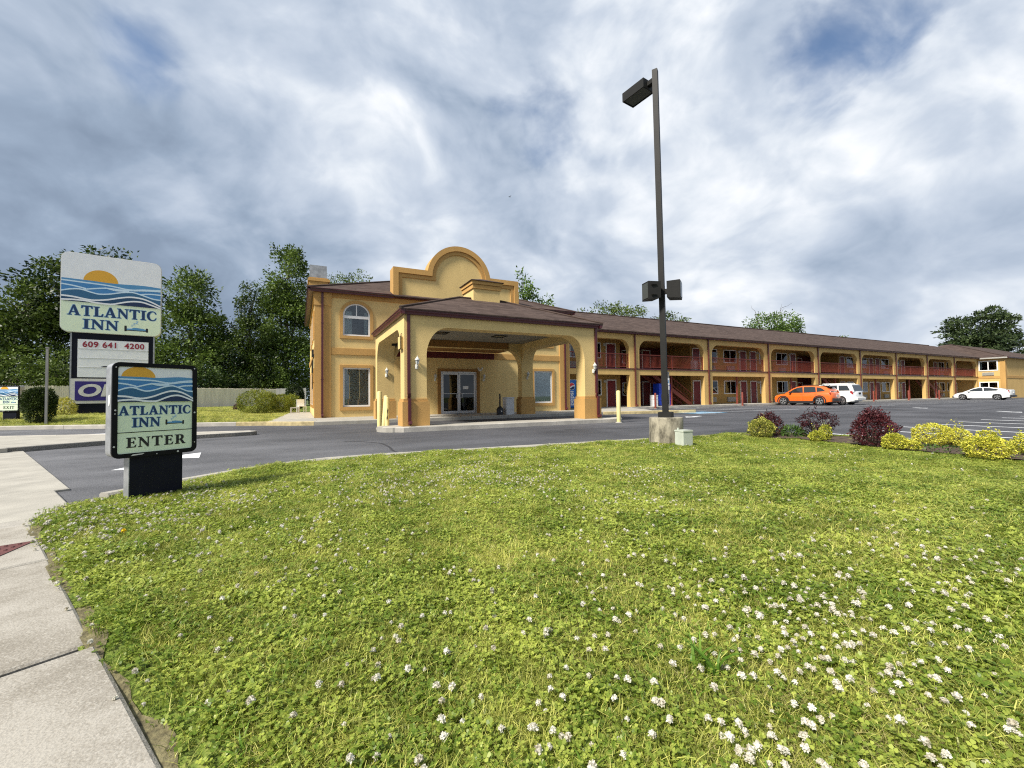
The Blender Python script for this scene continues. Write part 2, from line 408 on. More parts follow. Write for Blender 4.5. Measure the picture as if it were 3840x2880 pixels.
def slab_mat():
    m, N, L = new_mat('sidewalk_concrete')
    b = N['Principled BSDF']; b.inputs['Roughness'].default_value = 0.92; b.inputs['Specular IOR Level'].default_value = 0.25
    geo = N.new('ShaderNodeNewGeometry')
    oi = N.new('ShaderNodeObjectInfo')
    n1 = N.new('ShaderNodeTexNoise'); n1.inputs['Scale'].default_value = 2.2; n1.inputs['Detail'].default_value = 8; n1.inputs['Roughness'].default_value = 0.7
    n2 = N.new('ShaderNodeTexNoise'); n2.inputs['Scale'].default_value = 120; n2.inputs['Detail'].default_value = 4
    v = N.new('ShaderNodeTexVoronoi'); v.inputs['Scale'].default_value = 150
    for n in (n1, n2, v):
        L.new(geo.outputs['Position'], n.inputs['Vector'])
    a = N.new('ShaderNodeMath'); a.operation = 'MULTIPLY_ADD'; a.inputs[1].default_value = 0.5; L.new(n2.outputs['Fac'], a.inputs[0]); L.new(n1.outputs['Fac'], a.inputs[2])
    a2 = N.new('ShaderNodeMath'); a2.operation = 'MULTIPLY_ADD'; a2.inputs[1].default_value = 0.25; L.new(oi.outputs['Random'], a2.inputs[0]); L.new(a.outputs[0], a2.inputs[2])
    sp = N.new('ShaderNodeSeparateColor'); L.new(v.outputs['Color'], sp.inputs[0])
    pw = N.new('ShaderNodeMath'); pw.operation = 'POWER'; pw.inputs[1].default_value = 9; L.new(sp.outputs[0], pw.inputs[0])
    a3 = N.new('ShaderNodeMath'); a3.operation = 'MULTIPLY_ADD'; a3.inputs[1].default_value = 0.22; L.new(pw.outputs[0], a3.inputs[0]); L.new(a2.outputs[0], a3.inputs[2])
    r = N.new('ShaderNodeValToRGB')
    r.color_ramp.elements[0].position = 0.55; r.color_ramp.elements[0].color = (0.150, 0.135, 0.112, 1)
    r.color_ramp.elements[1].position = 1.0; r.color_ramp.elements[1].color = (0.37, 0.345, 0.300, 1)
    e = r.color_ramp.elements.new(0.78); e.color = (0.245, 0.222, 0.184, 1)
    L.new(a3.outputs[0], r.inputs[0]); L.new(r.outputs[0], b.inputs['Base Color'])
    bp = N.new('ShaderNodeBump'); bp.inputs['Strength'].default_value = 0.55; bp.inputs['Distance'].default_value = 0.006
    L.new(n2.outputs['Fac'], bp.inputs['Height']); L.new(bp.outputs[0], b.inputs['Normal'])
    return m
M['slab'] = slab_mat()

def footing_mat():
    m, N, L = new_mat('stained_concrete')
    b = N['Principled BSDF']; b.inputs['Roughness'].default_value = 0.95
    geo = N.new('ShaderNodeNewGeometry')
    mp = N.new('ShaderNodeMapping'); mp.inputs['Scale'].default_value = (1, 1, 0.45); L.new(geo.outputs['Position'], mp.inputs[0])
    n = N.new('ShaderNodeTexNoise'); n.inputs['Scale'].default_value = 7; n.inputs['Detail'].default_value = 9; n.inputs['Roughness'].default_value = 0.7
    L.new(mp.outputs[0], n.inputs['Vector'])
    r = N.new('ShaderNodeValToRGB')
    r.color_ramp.elements[0].position = 0.36; r.color_ramp.elements[0].color = (0.085, 0.075, 0.055, 1)
    r.color_ramp.elements[1].position = 0.64; r.color_ramp.elements[1].color = (0.40, 0.36, 0.27, 1)
    L.new(n.outputs['Fac'], r.inputs[0]); L.new(r.outputs[0], b.inputs['Base Color'])
    bp = N.new('ShaderNodeBump'); bp.inputs['Strength'].default_value = 0.6; bp.inputs['Distance'].default_value = 0.01
    L.new(n.outputs['Fac'], bp.inputs['Height']); L.new(bp.outputs[0], b.inputs['Normal'])
    return m
M['footing'] = footing_mat()

def paint_mat(name, col):
    m, N, L = new_mat(name)
    b = N['Principled BSDF']
    b.inputs['Base Color'].default_value = (*col, 1)
    b.inputs['Roughness'].default_value = 0.35
    b.inputs['Coat Weight'].default_value = 0.8
    b.inputs['Coat Roughness'].default_value = 0.05
    return m
M['car_orange'] = paint_mat('orange_car_paint', (0.72, 0.13, 0.012))
M['car_white'] = paint_mat('white_car_paint', (0.76, 0.77, 0.76))

M['leaf_dark'] = leaf_mat('dark_foliage', (0.008, 0.024, 0.004), (0.130, 0.185, 0.030), 0.45, 0.28, 0.45)
M['leaf_mid'] = leaf_mat('mid_foliage', (0.013, 0.036, 0.005), (0.170, 0.245, 0.044), 0.5, 0.25)
M['leaf_bright'] = leaf_mat('bright_foliage', (0.035, 0.085, 0.012), (0.17, 0.26, 0.055), 0.6, 0.3)
M['leaf_pine'] = leaf_mat('pine_foliage', (0.012, 0.026, 0.010), (0.065, 0.095, 0.030), 0.35, 0.1)
M['leaf_yew'] = leaf_mat('clipped_dark_foliage', (0.008, 0.020, 0.004), (0.055, 0.085, 0.014), 2.5, 0.15)
M['leaf_lime'] = leaf_mat('lime_foliage', (0.050, 0.078, 0.008), (0.33, 0.36, 0.040), 2.0, 0.25)
M['leaf_yellow'] = leaf_mat('golden_foliage', (0.15, 0.20, 0.014), (0.78, 0.72, 0.100), 18.0, 0.22)
M['leaf_variegated'] = leaf_mat('variegated_foliage', (0.10, 0.14, 0.015), (0.80, 0.72, 0.16), 14.0, 0.25)
M['leaf_purple'] = leaf_mat('purple_foliage', (0.020, 0.006, 0.007), (0.115, 0.024, 0.030), 7.0, 0.2)
M['leaf_hosta'] = leaf_mat('soft_green_foliage', (0.030, 0.075, 0.010), (0.13, 0.22, 0.045), 9.0, 0.3)
M['grass'] = leaf_mat('grass_blades', (0.150, 0.190, 0.020), (0.700, 0.690, 0.180), 1.3, 0.40, 0.40, 0.50)
M['grass_dry'] = leaf_mat('dry_grass_blades', (0.30, 0.26, 0.085), (0.60, 0.54, 0.25), 2.0, 0.3, 0.7, 0.3)
M['clover'] = leaf_mat('clover_leaves', (0.130, 0.205, 0.022), (0.440, 0.500, 0.090), 2.0, 0.40, 0.40, 0.35)
M['weed'] = leaf_mat('broad_weed_blades', (0.10, 0.21, 0.02), (0.25, 0.38, 0.055), 4.0, 0.4, 0.45, 0.2)
M['petal'] = leaf_mat('clover_petals', (0.50, 0.45, 0.34), (0.80, 0.79, 0.71), 30.0, 0.25, 0.7, 0.2)
M['petal_yellow'] = leaf_mat('yellow_petals', (0.75, 0.50, 0.01), (0.85, 0.65, 0.02), 30.0, 0.2, 0.7, 0.2)

def lawn_mat():
    m, N, L = new_mat('lawn_ground')
    b = N['Principled BSDF']; b.inputs['Roughness'].default_value = 1.0; b.inputs['Specular IOR Level'].default_value = 0.1
    geo = N.new('ShaderNodeNewGeometry')
    n1 = N.new('ShaderNodeTexNoise'); n1.inputs['Scale'].default_value = 1.1; n1.inputs['Detail'].default_value = 9; n1.inputs['Roughness'].default_value = 0.72
    n2 = N.new('ShaderNodeTexNoise'); n2.inputs['Scale'].default_value = 38; n2.inputs['Detail'].default_value = 4
    for n in (n1, n2):
        L.new(geo.outputs['Position'], n.inputs['Vector'])
    a = N.new('ShaderNodeMath'); a.operation = 'MULTIPLY_ADD'; a.inputs[1].default_value = 0.7; L.new(n2.outputs['Fac'], a.inputs[0]); L.new(n1.outputs['Fac'], a.inputs[2])
    r = N.new('ShaderNodeValToRGB')
    r.color_ramp.elements[0].position = 0.62; r.color_ramp.elements[0].color = (0.055, 0.070, 0.016, 1)
    r.color_ramp.elements[1].position = 1.0; r.color_ramp.elements[1].color = (0.235, 0.260, 0.065, 1)
    e = r.color_ramp.elements.new(0.82); e.color = (0.135, 0.185, 0.035, 1)
    L.new(a.outputs[0], r.inputs[0]); L.new(r.outputs[0], b.inputs['Base Color'])
    bp = N.new('ShaderNodeBump'); bp.inputs['Strength'].default_value = 1.0; bp.inputs['Distance'].default_value = 0.05
    L.new(n2.outputs['Fac'], bp.inputs['Height']); L.new(bp.outputs[0], b.inputs['Normal'])
    return m
M['lawn'] = lawn_mat()
M['ground'] = mat('field_ground', (0.075, 0.10, 0.028), 1.0, 0.35, 0.15, 0.4, 6)

# ------------------------------------------------------------------ mesh builder
FR = lambda u, v, w: (u, w, v)        # facade: u = X, v = Z, w = Y
SD = lambda u, v, w: (w, u, v)        # side wall: u = Y, v = Z, w = X
TOP = lambda u, v, w: (u, v, w)       # plan: w = Z

class MB:
    def __init__(s):
        s.v = []; s.f = []
    def add(s, vs, fs):
        o = len(s.v)
        s.v.extend([tuple(p) for p in vs])
        s.f.extend([tuple(i + o for i in f) for f in fs])
        return s
    def box(s, x0, x1, y0, y1, z0, z1):
        vs = [(x, y, z) for z in (z0, z1) for y in (y0, y1) for x in (x0, x1)]
        return s.add(vs, [(0, 2, 3, 1), (4, 5, 7, 6), (0, 1, 5, 4), (2, 6, 7, 3), (0, 4, 6, 2), (1, 3, 7, 5)])
    def obox(s, c, ax, ay, az):
        c, ax, ay, az = Vector(c), Vector(ax), Vector(ay), Vector(az)
        vs = [c + ax * i + ay * j + az * k for k in (-.5, .5) for j in (-.5, .5) for i in (-.5, .5)]
        return s.add(vs, [(0, 2, 3, 1), (4, 5, 7, 6), (0, 1, 5, 4), (2, 6, 7, 3), (0, 4, 6, 2), (1, 3, 7, 5)])
    def prism(s, outer, w0, w1, fn=FR, holes=()):
        loops = [list(outer)] + [list(h) for h in holes]
        flat = [p for l in loops for p in l]
        tris = tessellate_polygon([[Vector((p[0], p[1], 0)) for p in l] for l in loops])
        n = len(flat)
        vs = [fn(p[0], p[1], w0) for p in flat] + [fn(p[0], p[1], w1) for p in flat]
        fs = [tuple(t) for t in tris] + [tuple(i + n for i in reversed(t)) for t in tris]
        o = 0
        for l in loops:
            k = len(l)
            for i in range(k):
                a, b = o + i, o + (i + 1) % k
                fs.append((a, b, b + n, a + n))
            o += k
        return s.add(vs, fs)
    def ring(s, p0, p1, r0, r1, n=12, cap=True):
        p0, p1 = Vector(p0), Vector(p1)
        d = (p1 - p0).normalized()
        a = d.orthogonal().normalized(); b = d.cross(a)
        vs = []
        for p, r in ((p0, r0), (p1, r1)):
            for i in range(n):
                t = 2 * PI * i / n
                vs.append(p + a * (r * math.cos(t)) + b * (r * math.sin(t)))
        fs = [(i, (i + 1) % n, n + (i + 1) % n, n + i) for i in range(n)]
        if cap:
            fs += [tuple(reversed(range(n))), tuple(range(n, 2 * n))]
        return s.add(vs, fs)
    def tube(s, path, r, n=8, r1=None):
        k = len(path)
        for i in range(k - 1):
            ra = r if r1 is None else r + (r1 - r) * i / (k - 1)
            rb = r if r1 is None else r + (r1 - r) * (i + 1) / (k - 1)
            s.ring(path[i], path[i + 1], ra, rb, n)
        return s
    def lathe(s, prof, c, axis=(0, 0, 1), n=16):
        c, ax = Vector(c), Vector(axis).normalized()
        a = ax.orthogonal().normalized(); b = ax.cross(a)
        vs = []; fs = []
        for r, h in prof:
            for i in range(n):
                t = 2 * PI * i / n
                vs.append(c + ax * h + a * (r * math.cos(t)) + b * (r * math.sin(t)))
        for j in range(len(prof) - 1):
            for i in range(n):
                i2 = (i + 1) % n
                fs.append((j * n + i, j * n + i2, (j + 1) * n + i2, (j + 1) * n + i))
        fs += [tuple(reversed(range(n))), tuple(range((len(prof) - 1) * n, len(prof) * n))]
        return s.add(vs, fs)
    def build(s, name, m, parent=None, smooth=False, recalc=True, loc=None):
        me = bpy.data.meshes.new(name)
        me.from_pydata(s.v, [], s.f)
        if recalc:
            bm = bmesh.new(); bm.from_mesh(me)
            bmesh.ops.recalc_face_normals(bm, faces=bm.faces)
            bm.to_mesh(me); bm.free()
        if smooth:
            me.polygons.foreach_set('use_smooth', [True] * len(me.polygons))
            me.set_sharp_from_angle(angle=math.radians(38))
        me.materials.append(M[m] if isinstance(m, str) else m)
        o = bpy.data.objects.new(name, me)
        COL.objects.link(o)
        if parent is not None:
            o.parent = parent
        if loc is not None:
            o.location = loc
        return o

def thing(name, label, cat, loc=(0, 0, 0), rz=0.0, group=None):
    o = bpy.data.objects.new(name, None)
    COL.objects.link(o)
    o.location = loc; o.rotation_euler = (0, 0, rz)
    o.empty_display_size = 0.2
    o['label'] = label; o['category'] = cat
    if group:
        o['group'] = group
    return o

def tag(o, label, cat, group=None):
    o['label'] = label; o['category'] = cat
    if group:
        o['group'] = group
    return o

def struct(o, kind='structure'):
    o['kind'] = kind
    return o

def dup(root, loc, rz, label):
    r = root.copy(); COL.objects.link(r)
    r.location = loc; r.rotation_euler = (0, 0, rz); r['label'] = label
    for ch in list(root.children):
        c = ch.copy(); COL.objects.link(c); c.parent = r
        for g in list(ch.children):
            d = g.copy(); COL.objects.link(d); d.parent = c
    return r

def arc(cx, cy, rx, ry, a0, a1, n):
    return [(cx + rx * math.cos(math.radians(a0 + (a1 - a0) * i / n)), cy + ry * math.sin(math.radians(a0 + (a1 - a0) * i / n))) for i in range(n + 1)]

def rrect(x0, x1, z0, z1, r, n=6):
    return (arc(x1 - r, z0 + r, r, r, -90, 0, n) + arc(x1 - r, z1 - r, r, r, 0, 90, n) + arc(x0 + r, z1 - r, r, r, 90, 180, n) + arc(x0 + r, z0 + r, r, r, 180, 270, n))

def rect(x0, x1, z0, z1):
    return [(x0, z0), (x1, z0), (x1, z1), (x0, z1)]

def portal(u0, u1, z0, z1, o0, o1, otop, rx, rz, n=10):
    """Wall outline with an opening from z0 up to otop whose upper corners are elliptical."""
    p = [(u0, z0), (o0, z0)]
    p += arc(o0 + rx, otop - rz, rx, rz, 180, 90, n)
    p += arc(o1 - rx, otop - rz, rx, rz, 90, 0, n)
    p += [(o1, z0), (u1, z0), (u1, z1), (u0, z1)]
    return p

# ------------------------------------------------------------------ ground
def plate(name, pts, z0, z1, m, parent=None):
    return MB().prism(pts, z0, z1, TOP).build(name, m, parent)

def inside(poly, x, y):
    c = False
    n = len(poly)
    for i in range(n):
        x0, y0 = poly[i]; x1, y1 = poly[(i + 1) % n]
        if (y0 > y) != (y1 > y) and x < (x1 - x0) * (y - y0) / (y1 - y0) + x0:
            c = not c
    return c

from mathutils.geometry import delaunay_2d_cdt
def terrain(name, poly, step, zf, m):
    bd = []
    for i in range(len(poly)):
        a, b = Vector(poly[i]), Vector(poly[(i + 1) % len(poly)])
        n = max(1, int((b - a).length / step))
        bd += [a.lerp(b, k / n) for k in range(n)]
    nb = len(bd)
    xs = [p[0] for p in poly]; ys = [p[1] for p in poly]
    pts = list(bd)
    y = min(ys) + step * .5
    while y < max(ys):
        x = min(xs) + step * .5
        while x < max(xs):
            if inside(poly, x, y):
                pts.append(Vector((x + random.uniform(-.2, .2) * step, y + random.uniform(-.2, .2) * step)))
            x += step
        y += step
    r = delaunay_2d_cdt(pts, [(i, (i + 1) % nb) for i in range(nb)], [list(range(nb))], 1, 1e-5)
    mb = MB(); mb.add([(p.x, p.y, zf(p.x, p.y)) for p in r[0]], [tuple(f) for f in r[2]])
    return mb.build(name, m, smooth=True)

g = MB(); g.add([(-700, -700, -.06), (700, -700, -.06), (700, 700, -.06), (-700, 700, -.06)], [(0, 1, 2, 3)])
struct(g.build('ground', 'ground'))
lot = MB(); lot.add([(-60, -30, 0), (150, -30, 0), (150, 37, 0), (84, 37, 0), (84, 24, 0), (-60, 24, 0)], [(0, 1, 2, 3, 4, 5)])
lot = struct(lot.build('parking_lot', 'asphalt'))

def line_part(name, p, q, w, m, z=.004):
    p, q = Vector((p[0], p[1], 0)), Vector((q[0], q[1], 0))
    d = (q - p).normalized(); n = Vector((-d.y, d.x, 0)) * w / 2
    mb = MB(); mb.add([(v.x, v.y, z) for v in (p + n, p - n, q - n, q + n)], [(0, 1, 2, 3)])
    return mb.build(name, m, lot)

for k in range(22):
    x = 22.2 + 2.4 * k
    line_part('parking_line', (x, 15.3 + .12 * math.sin(k * 2.3)), (x, 22.6), .14, 'paint' if k % 3 else 'paint_worn')
for k in range(10):
    x = 11.8 + 1.95 * k
    line_part('parking_line', (x, 6.0), (x - .15, .3), .14, 'paint')

def arrow_part(x, y, a, s):
    pts = [(-.10, -1.0), (.10, -1.0), (.10, .2), (.42, .2), (0, 1.0), (-.42, .2), (-.10, .2)]
    ca, sa = math.cos(a), math.sin(a)
    mb = MB(); mb.add([(x + s * (u * ca - v * sa), y + s * (u * sa + v * ca), .004) for u, v in pts], [tuple(range(7))])
    return mb.build('painted_arrow', 'paint', lot)
arrow_part(34.4, 12.2, 2.3, .8); arrow_part(30.3, 7.5, 2.3, .85); arrow_part(16.0, 13.55, 1.85, .75); arrow_part(-2.05, 9.2, -.35, 1.0); arrow_part(-5.2, 17.4, 1.2, .9)
hb = MB(); hb.add([(18.6, 15.4, .004), (20.9, 15.4, .004), (20.9, 17.1, .004), (18.6, 17.1, .004)], [(0, 1, 2, 3)]); hb.build('accessible_bay_marking', 'paint_blue', lot)
for a, b in (((18.9, 16.7), (20.6, 15.6)), ((18.8, 15.8), (19.7, 15.3))):
    line_part('bay_stripe', a, b, .16, 'paint', .008)
def crack(pts, w):
    for i in range(len(pts) - 1):
        line_part('sealed_crack', pts[i], pts[i + 1], w, 'joint', .003)
crack([(.95, 10.9), (1.23, 10.65), (1.5, 10.25), (1.66, 9.9), (1.68, 9.1), (1.62, 8.37), (1.7, 7.6)], .05)
crack([(7.2, 10.8), (9.0, 10.1), (10.4, 9.8), (12.5, 9.2)], .05)
crack([(16, 9.2), (20, 10.6), (25, 10.2), (33, 9.0), (45, 9.6)], .06)
crack([(19, 12.3), (26, 12.6), (36, 13.9)], .05)

# kerbs swept along polylines; each cast length is one segment
def kerb_run(parent, pts, w, z0, z1, m, seglen=3.0, gap=.012, left=True):
    P = [Vector((p[0], p[1])) for p in pts]
    d = [0]
    for i in range(len(P) - 1):
        d.append(d[-1] + (P[i + 1] - P[i]).length)
    def at(t):
        for i in range(len(P) - 1):
            if t <= d[i + 1] + 1e-6:
                f = (t - d[i]) / max(1e-6, d[i + 1] - d[i])
                return P[i].lerp(P[i + 1], f)
        return P[-1]
    nseg = max(1, round(d[-1] / seglen))
    for k in range(nseg):
        a = d[-1] * k / nseg + gap / 2; b = d[-1] * (k + 1) / nseg - gap / 2
        ts = [a] + [x for x in d if a + .02 < x < b - .02] + [b]
        mb = MB(); vs = []; fs = []
        for j, t in enumerate(ts):
            p = at(t); q = at(min(d[-1], t + .05)); q0 = at(max(0, t - .05))
            dr = (q - q0).normalized(); n = Vector((-dr.y, dr.x)) * (w if left else -w)
            jz = random.uniform(-.004, .004) * (0 if 0 < j < len(ts) - 1 else 1)
            c = .022
            i0 = p + n * (c / w); i1 = p + n * (1 - c / w); o = p + n
            vs += [(p.x, p.y, z0), (p.x, p.y, z1 - c), (i0.x, i0.y, z1 + jz), (i1.x, i1.y, z1 + jz), (o.x, o.y, z1 - c), (o.x, o.y, z0)]
        for j in range(len(ts) - 1):
            o = j * 6
            for i in range(5):
                fs.append((o + i, o + i + 1, o + 7 + i, o + 6 + i))
        fs += [(5, 4, 3, 2, 1, 0), tuple((len(ts) - 1) * 6 + i for i in range(6))]
        mb.add(vs, fs)
        mb.build('kerb_segment', m(k / nseg) if callable(m) else m, parent)

def root_struct(name):
    o = bpy.data.objects.new(name, None); COL.objects.link(o); o['kind'] = 'structure'
    return o

LAWN_KERB = [(-1.98, 5.15), (-1.92, 5.5), (-1.76, 5.80), (-1.21, 6.35), (-.73, 6.78), (-.30, 7.10), (.41, 7.38), (1.17, 7.42), (2.12, 7.32), (3.8, 7.18),
             (5.42, 7.02), (6.33, 6.92), (7.84, 6.72), (9.0, 6.58), (9.7, 6.35), (10.15, 5.9), (10.32, 5.1), (10.5, 4.0), (10.75, 2.6), (11.3, -1.0), (11.6, -4.0)]
LAWN = [(2.255, -4.0), (.585, -.53), (-.375, 1.47), (-.635, 2.01), (-1.115, 2.99), (-1.505, 3.82), (-2.01, 4.89)] + LAWN_KERB
def lawn_z(x, y):
    ed = max(0.0, min(1.0, 1.0 - ((x + .74) * .902 + (y - 2.33) * .432 - .01) / .16))
    return lawn_z0(x, y) - .028 * ed
def lawn_z0(x, y):
    e = 0.045 * (1 if x < 7.6 else 1 + min(1.0, (x - 7.6) / 1.0))
    return .045 + .012 * math.sin(x * 2.1 + y * 1.3) + .010 * math.sin(x * 5.3 - y * 3.1) + (e - .045) * .6
lawn = struct(terrain('lawn', LAWN, .28, lawn_z, 'lawn'))
lk = root_struct('lawn_kerb')
kerb_run(lk, LAWN_KERB[2:], .15, -.08, .076, 'concrete', 2.6, left=True)

BED = [(8.75, 6.2), (9.3, 6.15), (9.75, 5.9), (9.95, 5.3), (10.1, 4.3), (10.3, 2.7), (10.5, 0.5), (8.2, .5), (8.3, 1.6), (8.42, 2.2), (8.62, 2.7), (8.6, 3.3), (8.85, 3.7), (8.9, 4.1), (8.85, 4.6), (8.98, 5.1), (8.78, 5.5)]
struct(terrain('planting_bed', BED, .16, lambda x, y: lawn_z(x, y) + .035 + .012 * math.sin(9 * x + 4 * y) * math.sin(7 * y - 3 * x), 'soil'))

_e = [(-.74 + -.432 * t + .902 * o, 2.33 + .902 * t + .432 * o) for t, o in [(-4.2, -.03), (2.7, -.03)] + [(2.7 - .115 * k, .030 + .018 * math.sin(k * 1.7) + .018 * math.sin(k * .63 + 1)) for k in range(61)]]
struct(terrain('bare_soil_edge', _e, .12, lambda x, y: lawn_z(x, y) + .006, 'thatch'))
# sidewalk of cast slabs
SU = Vector((-.432, .902)); SNL = Vector((-.902, -.432)); S0 = Vector((-.74, 2.33))
walk = root_struct('sidewalk')
def slab(a0, a1, b0, b1, z1, m='slab', name='slab', c=.012):
    def P(a, b): 
        v = S0 + SU * a + SNL * b
        return (v.x, v.y)
    o = [P(a0, b0), P(a1, b0), P(a1, b1), P(a0, b1)]
    i = [P(a0 + c, b0 + c), P(a1 - c, b0 + c), P(a1 - c, b1 - c), P(a0 + c, b1 - c)]
    vs = [(x, y, -.08) for x, y in o] + [(x, y, z1 - c * .7) for x, y in o] + [(x, y, z1) for x, y in i]
    fs = [(8, 9, 10, 11)]
    for r in (0, 4):
        for k in range(4):
            k2 = (k + 1) % 4
            fs.append((r + k, r + k2, r + 4 + k2, r + 4 + k))
    return MB().add(vs, fs).build(name, m, walk)
for k in range(-4, 1):
    g0 = .024 if k in (-1, 0) else .010
    slab(1.53 * k + g0, 1.53 * (k + 1) - (.024 if k in (-2, -1) else .010), 0.0, 1.62, .045 + .004 * ((k * 7) % 3 - 1))
slab(1.53 + .012, 2.78, .0, 1.62, .042)
jt = MB(); jt.add([(*(S0 + SU * a + SNL * b), .022) for a, b in ((-6, .01), (2.9, .01), (2.9, 1.64), (-6, 1.64))], [(0, 1, 2, 3)]); jt.build('joint_filler', 'joint', walk)
slab(2.80, 3.06, -.02, 1.62, .034, 'galv' if False else 'kerb', 'patch_strip')
for k in range(5):
    slab(3.08 + 1.56 * k, 3.08 + 1.56 * (k + 1) - .01, -.42 if k else -.30, 1.62, .030 - .001 * k, 'concrete', 'apron_slab')
# tactile warning pad with raised domes
tp = Vector((-1.67, 4.23)); d1 = Vector((-.97, -.24)); d2 = Vector((-.13, -.99))
tm = MB(); tm.add([(*(tp + d1 * a + d2 * b), .0465) for a, b in ((0, 0), (.8, 0), (.8, .6), (0, .6))], [(0, 1, 2, 3)])
pad = tm.build('tactile_pad', 'tactile', walk)
dm = MB()
for i in range(12):
    for j in range(9):
        p = tp + d1 * (.05 + i * .063) + d2 * (.05 + j * .063)
        dm.ring((p.x, p.y, .046), (p.x, p.y, .0535), .017, .010, 8)
dm.build('raised_dome', 'tactile', pad)['kind'] = 'stuff'

# concrete median by the left exit lane
MED = [(-7.4, 10.6), (-6.0, 11.6), (-5.3, 12.2), (-4.6, 12.75), (-4.1, 13.12), (-2.5, 13.78), (-1.6, 14.02), (-1.22, 14.18), (-1.1, 14.4), (-1.3, 14.65), (-2.2, 14.9), (-4.85, 15.7), (-7.2, 16.6), (-13, 18.7)]
med = root_struct('median_island')
plate('median_paving', [(x, y) for x, y in MED] + [(-15, 13)], -.05, .105, 'concrete', med)
kerb_run(med, MED, .14, -.06, .115, 'kerb', 2.4, left=True)
struct(plate('median_walk', [(-7.5, 10.5), (-5.2, 12.1), (-8, 15.6), (-10.5, 13.5)], .0, .112, 'concrete'))

# far kerb, left lawn, walks round the buildings
FARK = [(-30, 31.5), (-14, 24.2), (-9.85, 22.45), (-8.2, 21.85), (-6.5, 21.0), (-3.6, 20.2), (-2.2, 19.6), (-1.15, 19.1), (-.3, 18.35), (.5, 17.95), (14.3, 17.85)]
fk = root_struct('drive_kerb')
kerb_run(fk, FARK[:7], .16, -.05, .15, 'kerb', 3.0, left=True)
kerb_run(fk, FARK[6:10], .16, -.05, .152, 'kerb_yellow', 3.2, left=True)
kerb_run(fk, FARK[9:], .16, -.05, .15, 'concrete', 3.0, left=True)
FLAWN = [(-60, 46), (-30, 31.75), (-14, 24.36), (-9.8, 22.6), (-8.15, 22.0), (-6.45, 21.15), (-3.55, 20.35), (-2.15, 19.76), (-1.15, 19.3), (-1.0, 20.2), (-.6, 30.5), (.5, 31.6), (14.4, 31.6), (14.5, 37.4), (90, 37.4), (90, 60), (-60, 75)]
def flawn_z(x, y):
    d = (y - (19.3 - (x + 1.15) * .40)) * .92
    t = max(0, min(1, d / 2.2)); t = t * t * (3 - 2 * t)
    r = max(0, min(1, (-x - 2.0) / 3.0))
    return .14 + .22 * t * r
struct(terrain('left_lawn', FLAWN, .9, flawn_z, 'lawn'))
struct(plate('left_walk', [(-1.12, 19.25), (-.25, 18.5), (.5, 18.12), (.62, 18.12), (.62, 31.3), (-.5, 31.3)], 0, .15, 'concrete'))
fw = root_struct('front_walk')
for k in range(5):
    x0 = .632 + k * 2.76
    plate('walk_slab', [(x0, 18.02), (x0 + 2.75, 18.02), (x0 + 2.75, 21.3), (x0, 21.3)], 0, .15 + .001 * (k % 2), 'concrete', fw)
rmp = root_struct('ramp_landing')
plate('landing_paving', [(14.45, 18.02), (19.5, 16.72), (17.5, 17.55), (18.5, 19.0), (19.6, 21.2), (20.8, 22.83), (14.45, 22.83)], 0, .15, 'concrete', rmp)
kerb_run(rmp, [(14.4, 17.86), (19.75, 16.55)], .15, -.05, .155, 'kerb_yellow', 2.7, left=True)
ww = root_struct('wing_walk')
for k in range(18):
    x0 = 14.47 + k * 3.885
    plate('walk_slab', [(x0, 22.85), (x0 + 3.875, 22.85), (x0 + 3.875, 29.2), (x0, 29.2)], 0, .149 + .002 * (k % 2), 'kerb' if k % 3 else 'concrete', ww)
# canopy island
isl = root_struct('canopy_island')
ISL = [(2.75, 12.75)] + [(2.9 + .85 * k, 12.62) for k in range(10)] + arc(10.75, 13.12, .5, .5, -90, 90, 8) + [(2.9, 13.95)] + arc(2.65, 13.35, .55, .6, 90, 250, 8)
plate('island_paving', ISL, -.05, .142, 'concrete', isl)
kerb_run(isl, [(2.2, 13.0), (2.75, 12.62), (10.7, 12.58), (11.1, 12.72), (11.3, 13.1), (11.1, 13.5)], .14, -.06, .15, 'kerb', 2.0, left=True)

# ------------------------------------------------------------------ shared building pieces
def gutter_run(mb, p0, p1, out, z, h=.16, d=.14):
    """K-style gutter from p0 to p1 (plan), 'out' is the outward plan normal, z its bottom."""
    p0, p1, o = Vector((*p0, 0)), Vector((*p1, 0)), Vector((*out, 0))
    prof = [(0, 0), (d * .62, 0), (d * .66, h * .32), (d * .86, h * .52), (d * .88, h * .78), (d, h * .86), (d, h), (0, h)]
    vs = []
    for p in (p0, p1):
        for a, b in prof:
            q = p + o * a
            vs.append((q.x, q.y, z + b))
    n = len(prof)
    fs = [(i, (i + 1) % n, n + (i + 1) % n, n + i) for i in range(n)] + [tuple(range(n)), tuple(range(n, 2 * n))]
    mb.add(vs, fs)

def downspout(parent, x, y, z0, z1, kick=True, w=.085, m='maroon', side=0):
    mb = MB()
    mb.box(x - w / 2, x + w / 2, y - .07, y, z0 + .12, z1)
    if kick:
        mb.obox((x, y - .10, z0 + .10), (w, 0, 0), (0, .20, -.10), (0, .05, .075))
    for z in (z0 + (z1 - z0) * .3, z0 + (z1 - z0) * .75):
        mb.box(x - w * .72, x + w * .72, y - .076, y - .01, z, z + .03)
    return mb.build('downspout', m, parent)

